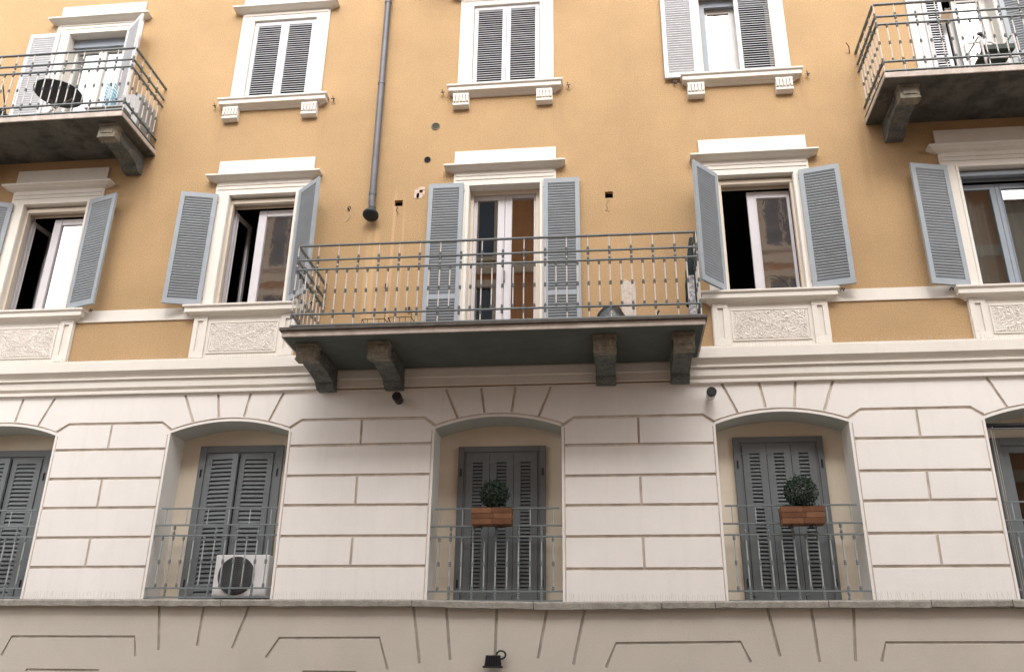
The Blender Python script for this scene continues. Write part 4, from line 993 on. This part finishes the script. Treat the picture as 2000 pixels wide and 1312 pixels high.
# tall basket
mb = MB(); x0, x1, y0, y1, z0, z1 = -7.50, -7.38, -0.60, -0.46, TL+0.30, TL+0.86
for i in range(4):
    x = x0+(x1-x0)*i/3; mb.box(x-0.006, x+0.006, y0-0.004, y0+0.004, z0, z1)
for i in range(11):
    z = z0+(z1-z0)*i/10; mb.box(x0-0.006, x1+0.006, y0-0.006, y0-0.004, z-0.011, z+0.011); mb.box(x0-0.004, x0+0.004, y0, y1, z-0.011, z+0.011); mb.box(x1-0.004, x1+0.004, y0, y1, z-0.011, z+0.011)
mb.box(x0, x1, y1, y1+0.006, z0, z1)
tag(obj('plastic_basket', mb, M['bluecrate']), "tall pale blue slotted plastic basket on the top left balcony", "basket")
tag(obj('trough', MB().box(-7.56, -7.0, -0.86, -0.62, TL, TL+0.20).box(-7.58, -6.98, -0.88, -0.60, TL+0.20, TL+0.225), M['concretebox'], bevel=0.006), "low grey trough in the right corner of the top left balcony", "trough")
a = empty('outdoor_unit', (-7.2, -0.4, TL), None, "pale grey outdoor unit at the right end of the top left balcony", "air conditioner", "air conditioner outdoor units")
obj('casing', MB().box(-7.30, -6.96, -0.50, -0.06, TL+0.05, TL+0.72), M['acgrey'], a, bevel=0.012)
obj('side_panel', MB().box(-6.96, -6.952, -0.46, -0.10, TL+0.10, TL+0.66), M['concretebox'], a, bevel=0.003)
obj('foot', MB().box(-7.28, -7.22, -0.48, -0.08, TL, TL+0.05), M['black'], a); obj('foot', MB().box(-7.04, -6.98, -0.48, -0.08, TL, TL+0.05), M['black'], a)

# ------------------------------------------------------------------ things on the top-right balcony
TR = 7.815
t = empty('garden_chair', (5.35, -0.5, TR), None, "white tube garden chair with a dark green seat on the top right balcony", "chair")
zc = TR; cx, cy = 5.28, -0.90
for x in (cx-0.21, cx+0.21):
    obj('frame', MB().path([(x, cy, zc), (x, cy+0.02, zc+0.60), (x, cy+0.06, zc+0.64), (x, cy+0.40, zc+0.66), (x, cy+0.46, zc)], 0.015, 8), M['tubewhite'], t)
obj('backrest', MB().path([(cx-0.21, cy+0.42, zc+0.42), (cx-0.21, cy+0.48, zc+0.84), (cx-0.16, cy+0.49, zc+0.90), (cx+0.16, cy+0.49, zc+0.90), (cx+0.21, cy+0.48, zc+0.84), (cx+0.21, cy+0.42, zc+0.42)], 0.015, 8), M['tubewhite'], t)
obj('seat', MB().prism([(cy+0.0, zc+0.37), (cy+0.0, zc+0.46), (cy+0.46, zc+0.43), (cy+0.46, zc+0.40)], cx-0.195, cx+0.195, 'x'), M['seat'], t, bevel=0.012)
obj('cross_bar', MB().tube((cx-0.21, cy+0.01, zc+0.24), (cx+0.21, cy+0.01, zc+0.24), 0.012, 8), M['tubewhite'], t)
t = empty('spray_bottle', (5.16, -0.76, TR+0.455), None, "clear white plastic bottle with a dark neck on the garden chair", "bottle")
obj('body', MB().lathe([(0.045, 0), (0.055, 0.02), (0.055, 0.16), (0.045, 0.20), (0.02, 0.23)], 14, c=(5.16, -0.76, TR+0.455)), M['bottle'], t, smooth=True)
obj('neck', MB().lathe([(0.02, 0.23), (0.022, 0.27), (0.03, 0.275), (0.03, 0.30)], 12, c=(5.16, -0.76, TR+0.455)).box(5.11, 5.21, -0.78, -0.74, TR+0.745, TR+0.775), M['blackmetal'], t)
t = empty('wall_lantern', (5.02, -0.1, 9.5), None, "round beige wall lantern beside the top right door", "lantern")
obj('shade', MB().lathe([(0.075, -0.09), (0.082, -0.06), (0.082, 0.05), (0.07, 0.07)], 20, T=Matrix.Translation((5.03, -0.20, 9.40)) @ Matrix.Rotation(R(35), 4, 'X')), M['lamp'], t)
obj('arm', MB().tube((5.03, -0.04, 9.46), (5.03, -0.20, 9.46), 0.012, 8), M['black'], t)
tag(obj('peg_basket', MB().lathe([(0.05, 0), (0.06, 0.02), (0.065, 0.12), (0.06, 0.125)], 14, c=(3.93, -0.80, TR)), M['pink']), "small pink plastic pot in the left corner of the top right balcony", "pot")
# hooks on the wall beside the top-right balcony
for i, (x, z) in enumerate(((3.90, 8.50), (3.93, 8.36), (3.89, 8.22))): obj('wall_hook', MB().path([(x, 0, z), (x, -0.05, z), (x+0.03, -0.06, z+0.03), (x+0.02, -0.06, z+0.06)], 0.006, 6), M['black'], B)
obj('wall_hook', MB().path([(3.66, 0, 9.0), (3.64, -0.08, 9.06), (3.60, -0.10, 9.12)], 0.008, 6), M['terracotta'], B)

# curtain in the right-edge window
xs_ = [4.90+0.035*i for i in range(26)]
tag(obj('curtain', MB().prism([(x, 0.36+0.025*math.sin(i*1.3)) for i, x in enumerate(xs_)]+[(x, 0.375+0.025*math.sin(i*1.3)) for i, x in reversed(list(enumerate(xs_)))], 5.12, 6.85, 'z'), M['curtain']), "beige curtain behind the closed window at the right edge", "curtain")

# ------------------------------------------------------------------ pigeon spikes
def spikes(x0, x1, y, z, h, lab, step=0.03):
    mb = MB(); x = x0
    mb.box(x0, x1, y-0.008, y+0.008, z, z+0.004)
    while x < x1:
        hh = h*rnd.uniform(0.8, 1.1); mb.tube((x, y, z), (x+rnd.uniform(-.02, .02), y+rnd.choice((-.03, 0, .03))*0.6, z+hh), 0.0013, 3, cap=False); x += step*rnd.uniform(0.7, 1.3)
    tag(obj('bird_spikes', mb, M['wire']), lab, "spikes", "pigeon spikes on the ledges")
spikes(-7.46, -5.9, -0.03, 1.243, 0.10, "wire bird spikes at the foot of the pier left of the outdoor unit"); spikes(-4.18, -2.3, -0.03, 1.24, 0.10, "wire bird spikes at the foot of the pier left of the middle arch")
spikes(-0.58, 1.28, -0.03, 1.213, 0.10, "wire bird spikes at the foot of the pier right of the middle arch"); spikes(2.96, 4.5, -0.03, 1.237, 0.10, "wire bird spikes at the foot of the pier near the right edge")
spikes(-9.0, -4.3, -0.09, 4.395, 0.09, "wire bird spikes along the cornice left of the long balcony"); spikes(1.45, 6.0, -0.09, 4.355, 0.09, "wire bird spikes along the cornice right of the long balcony")

# ------------------------------------------------------------------ the house across the street (mirrored in the panes)
O = empty('russet_house', (0, -14.6, GZ), None, "russet house across the street, mirrored in the window panes", "building")
OY = -14.6; OH = 16.4; OX0, OX1 = -12.0, 12.2
obj('wall', MB().box(OX0, OX1, OY-8, OY, GZ, OH), M['russet'], O)
obj('roof', MB().box(OX0-0.5, OX1+0.5, OY-8, OY+0.7, OH, OH+0.2).prism([(OY+0.5, OH+0.2), (OY-4, OH+1.2), (OY-8, OH+0.2)], OX0-0.5, OX1+0.5, 'x'), M['roof'], O)
for z in (2.6, 6.2, 9.8, 13.2): obj('string_course', MB().box(OX0, OX1, OY, OY+0.12, z, z+0.35), M['cream2'], O)
fr_me = MB().m(0).box(-0.75, -0.55, 0, 0.08, 0, 2.2).box(0.55, 0.75, 0, 0.08, 0, 2.2).box(-0.85, 0.85, 0, 0.14, 2.2, 2.45).box(-0.85, 0.85, 0, 0.16, -0.15, 0).m(1).box(-0.55, 0.55, 0.005, 0.02, 0, 2.2).m(0).box(-0.03, 0.03, 0.02, 0.05, 0, 2.2).mesh('window', [M['cream2'], mat("far_window_glass", (0.05, 0.065, 0.08), 0.08, 0.2, 1, spec=0.8)])
for z in (3.4, 7.0, 10.5, 13.8):
    for i in range(-3, 4):
        o = bpy.data.objects.new('window', fr_me); COL.objects.link(o); o.parent = O; o.location = Vector((i*3.3-0.9, OY, z))-ORG[O.name]
T_ = empty('narrow_house', (13.4, OY, GZ), None, "narrow cream house right of the russet one across the street, mirrored only", "building")
obj('wall', MB().box(12.22, 14.6, OY-8, OY, GZ, 14.7), M['cream2'], T_)
obj('roof', MB().box(12.22, 14.7, OY-8, OY+0.5, 14.7, 14.9), M['roof'], T_)
for nm, x0, x1, lab in (('low_house', -40.0, OX0-0.02, "low cream house left of the russet one across the street, mirrored only"), ('low_house', 14.72, 40.0, "low cream house far right of the russet one across the street, mirrored only")):
    L_ = empty(nm, ((x0+x1)/2, OY, GZ), None, lab, "building")
    obj('wall', MB().box(x0, x1, OY-8, OY, GZ, 4.2), M['cream2'], L_)
    obj('roof', MB().prism([(OY+0.5, 4.2), (OY-4, 6.2), (OY-8, 4.2)], x0, x1, 'x'), M['roof'], L_)
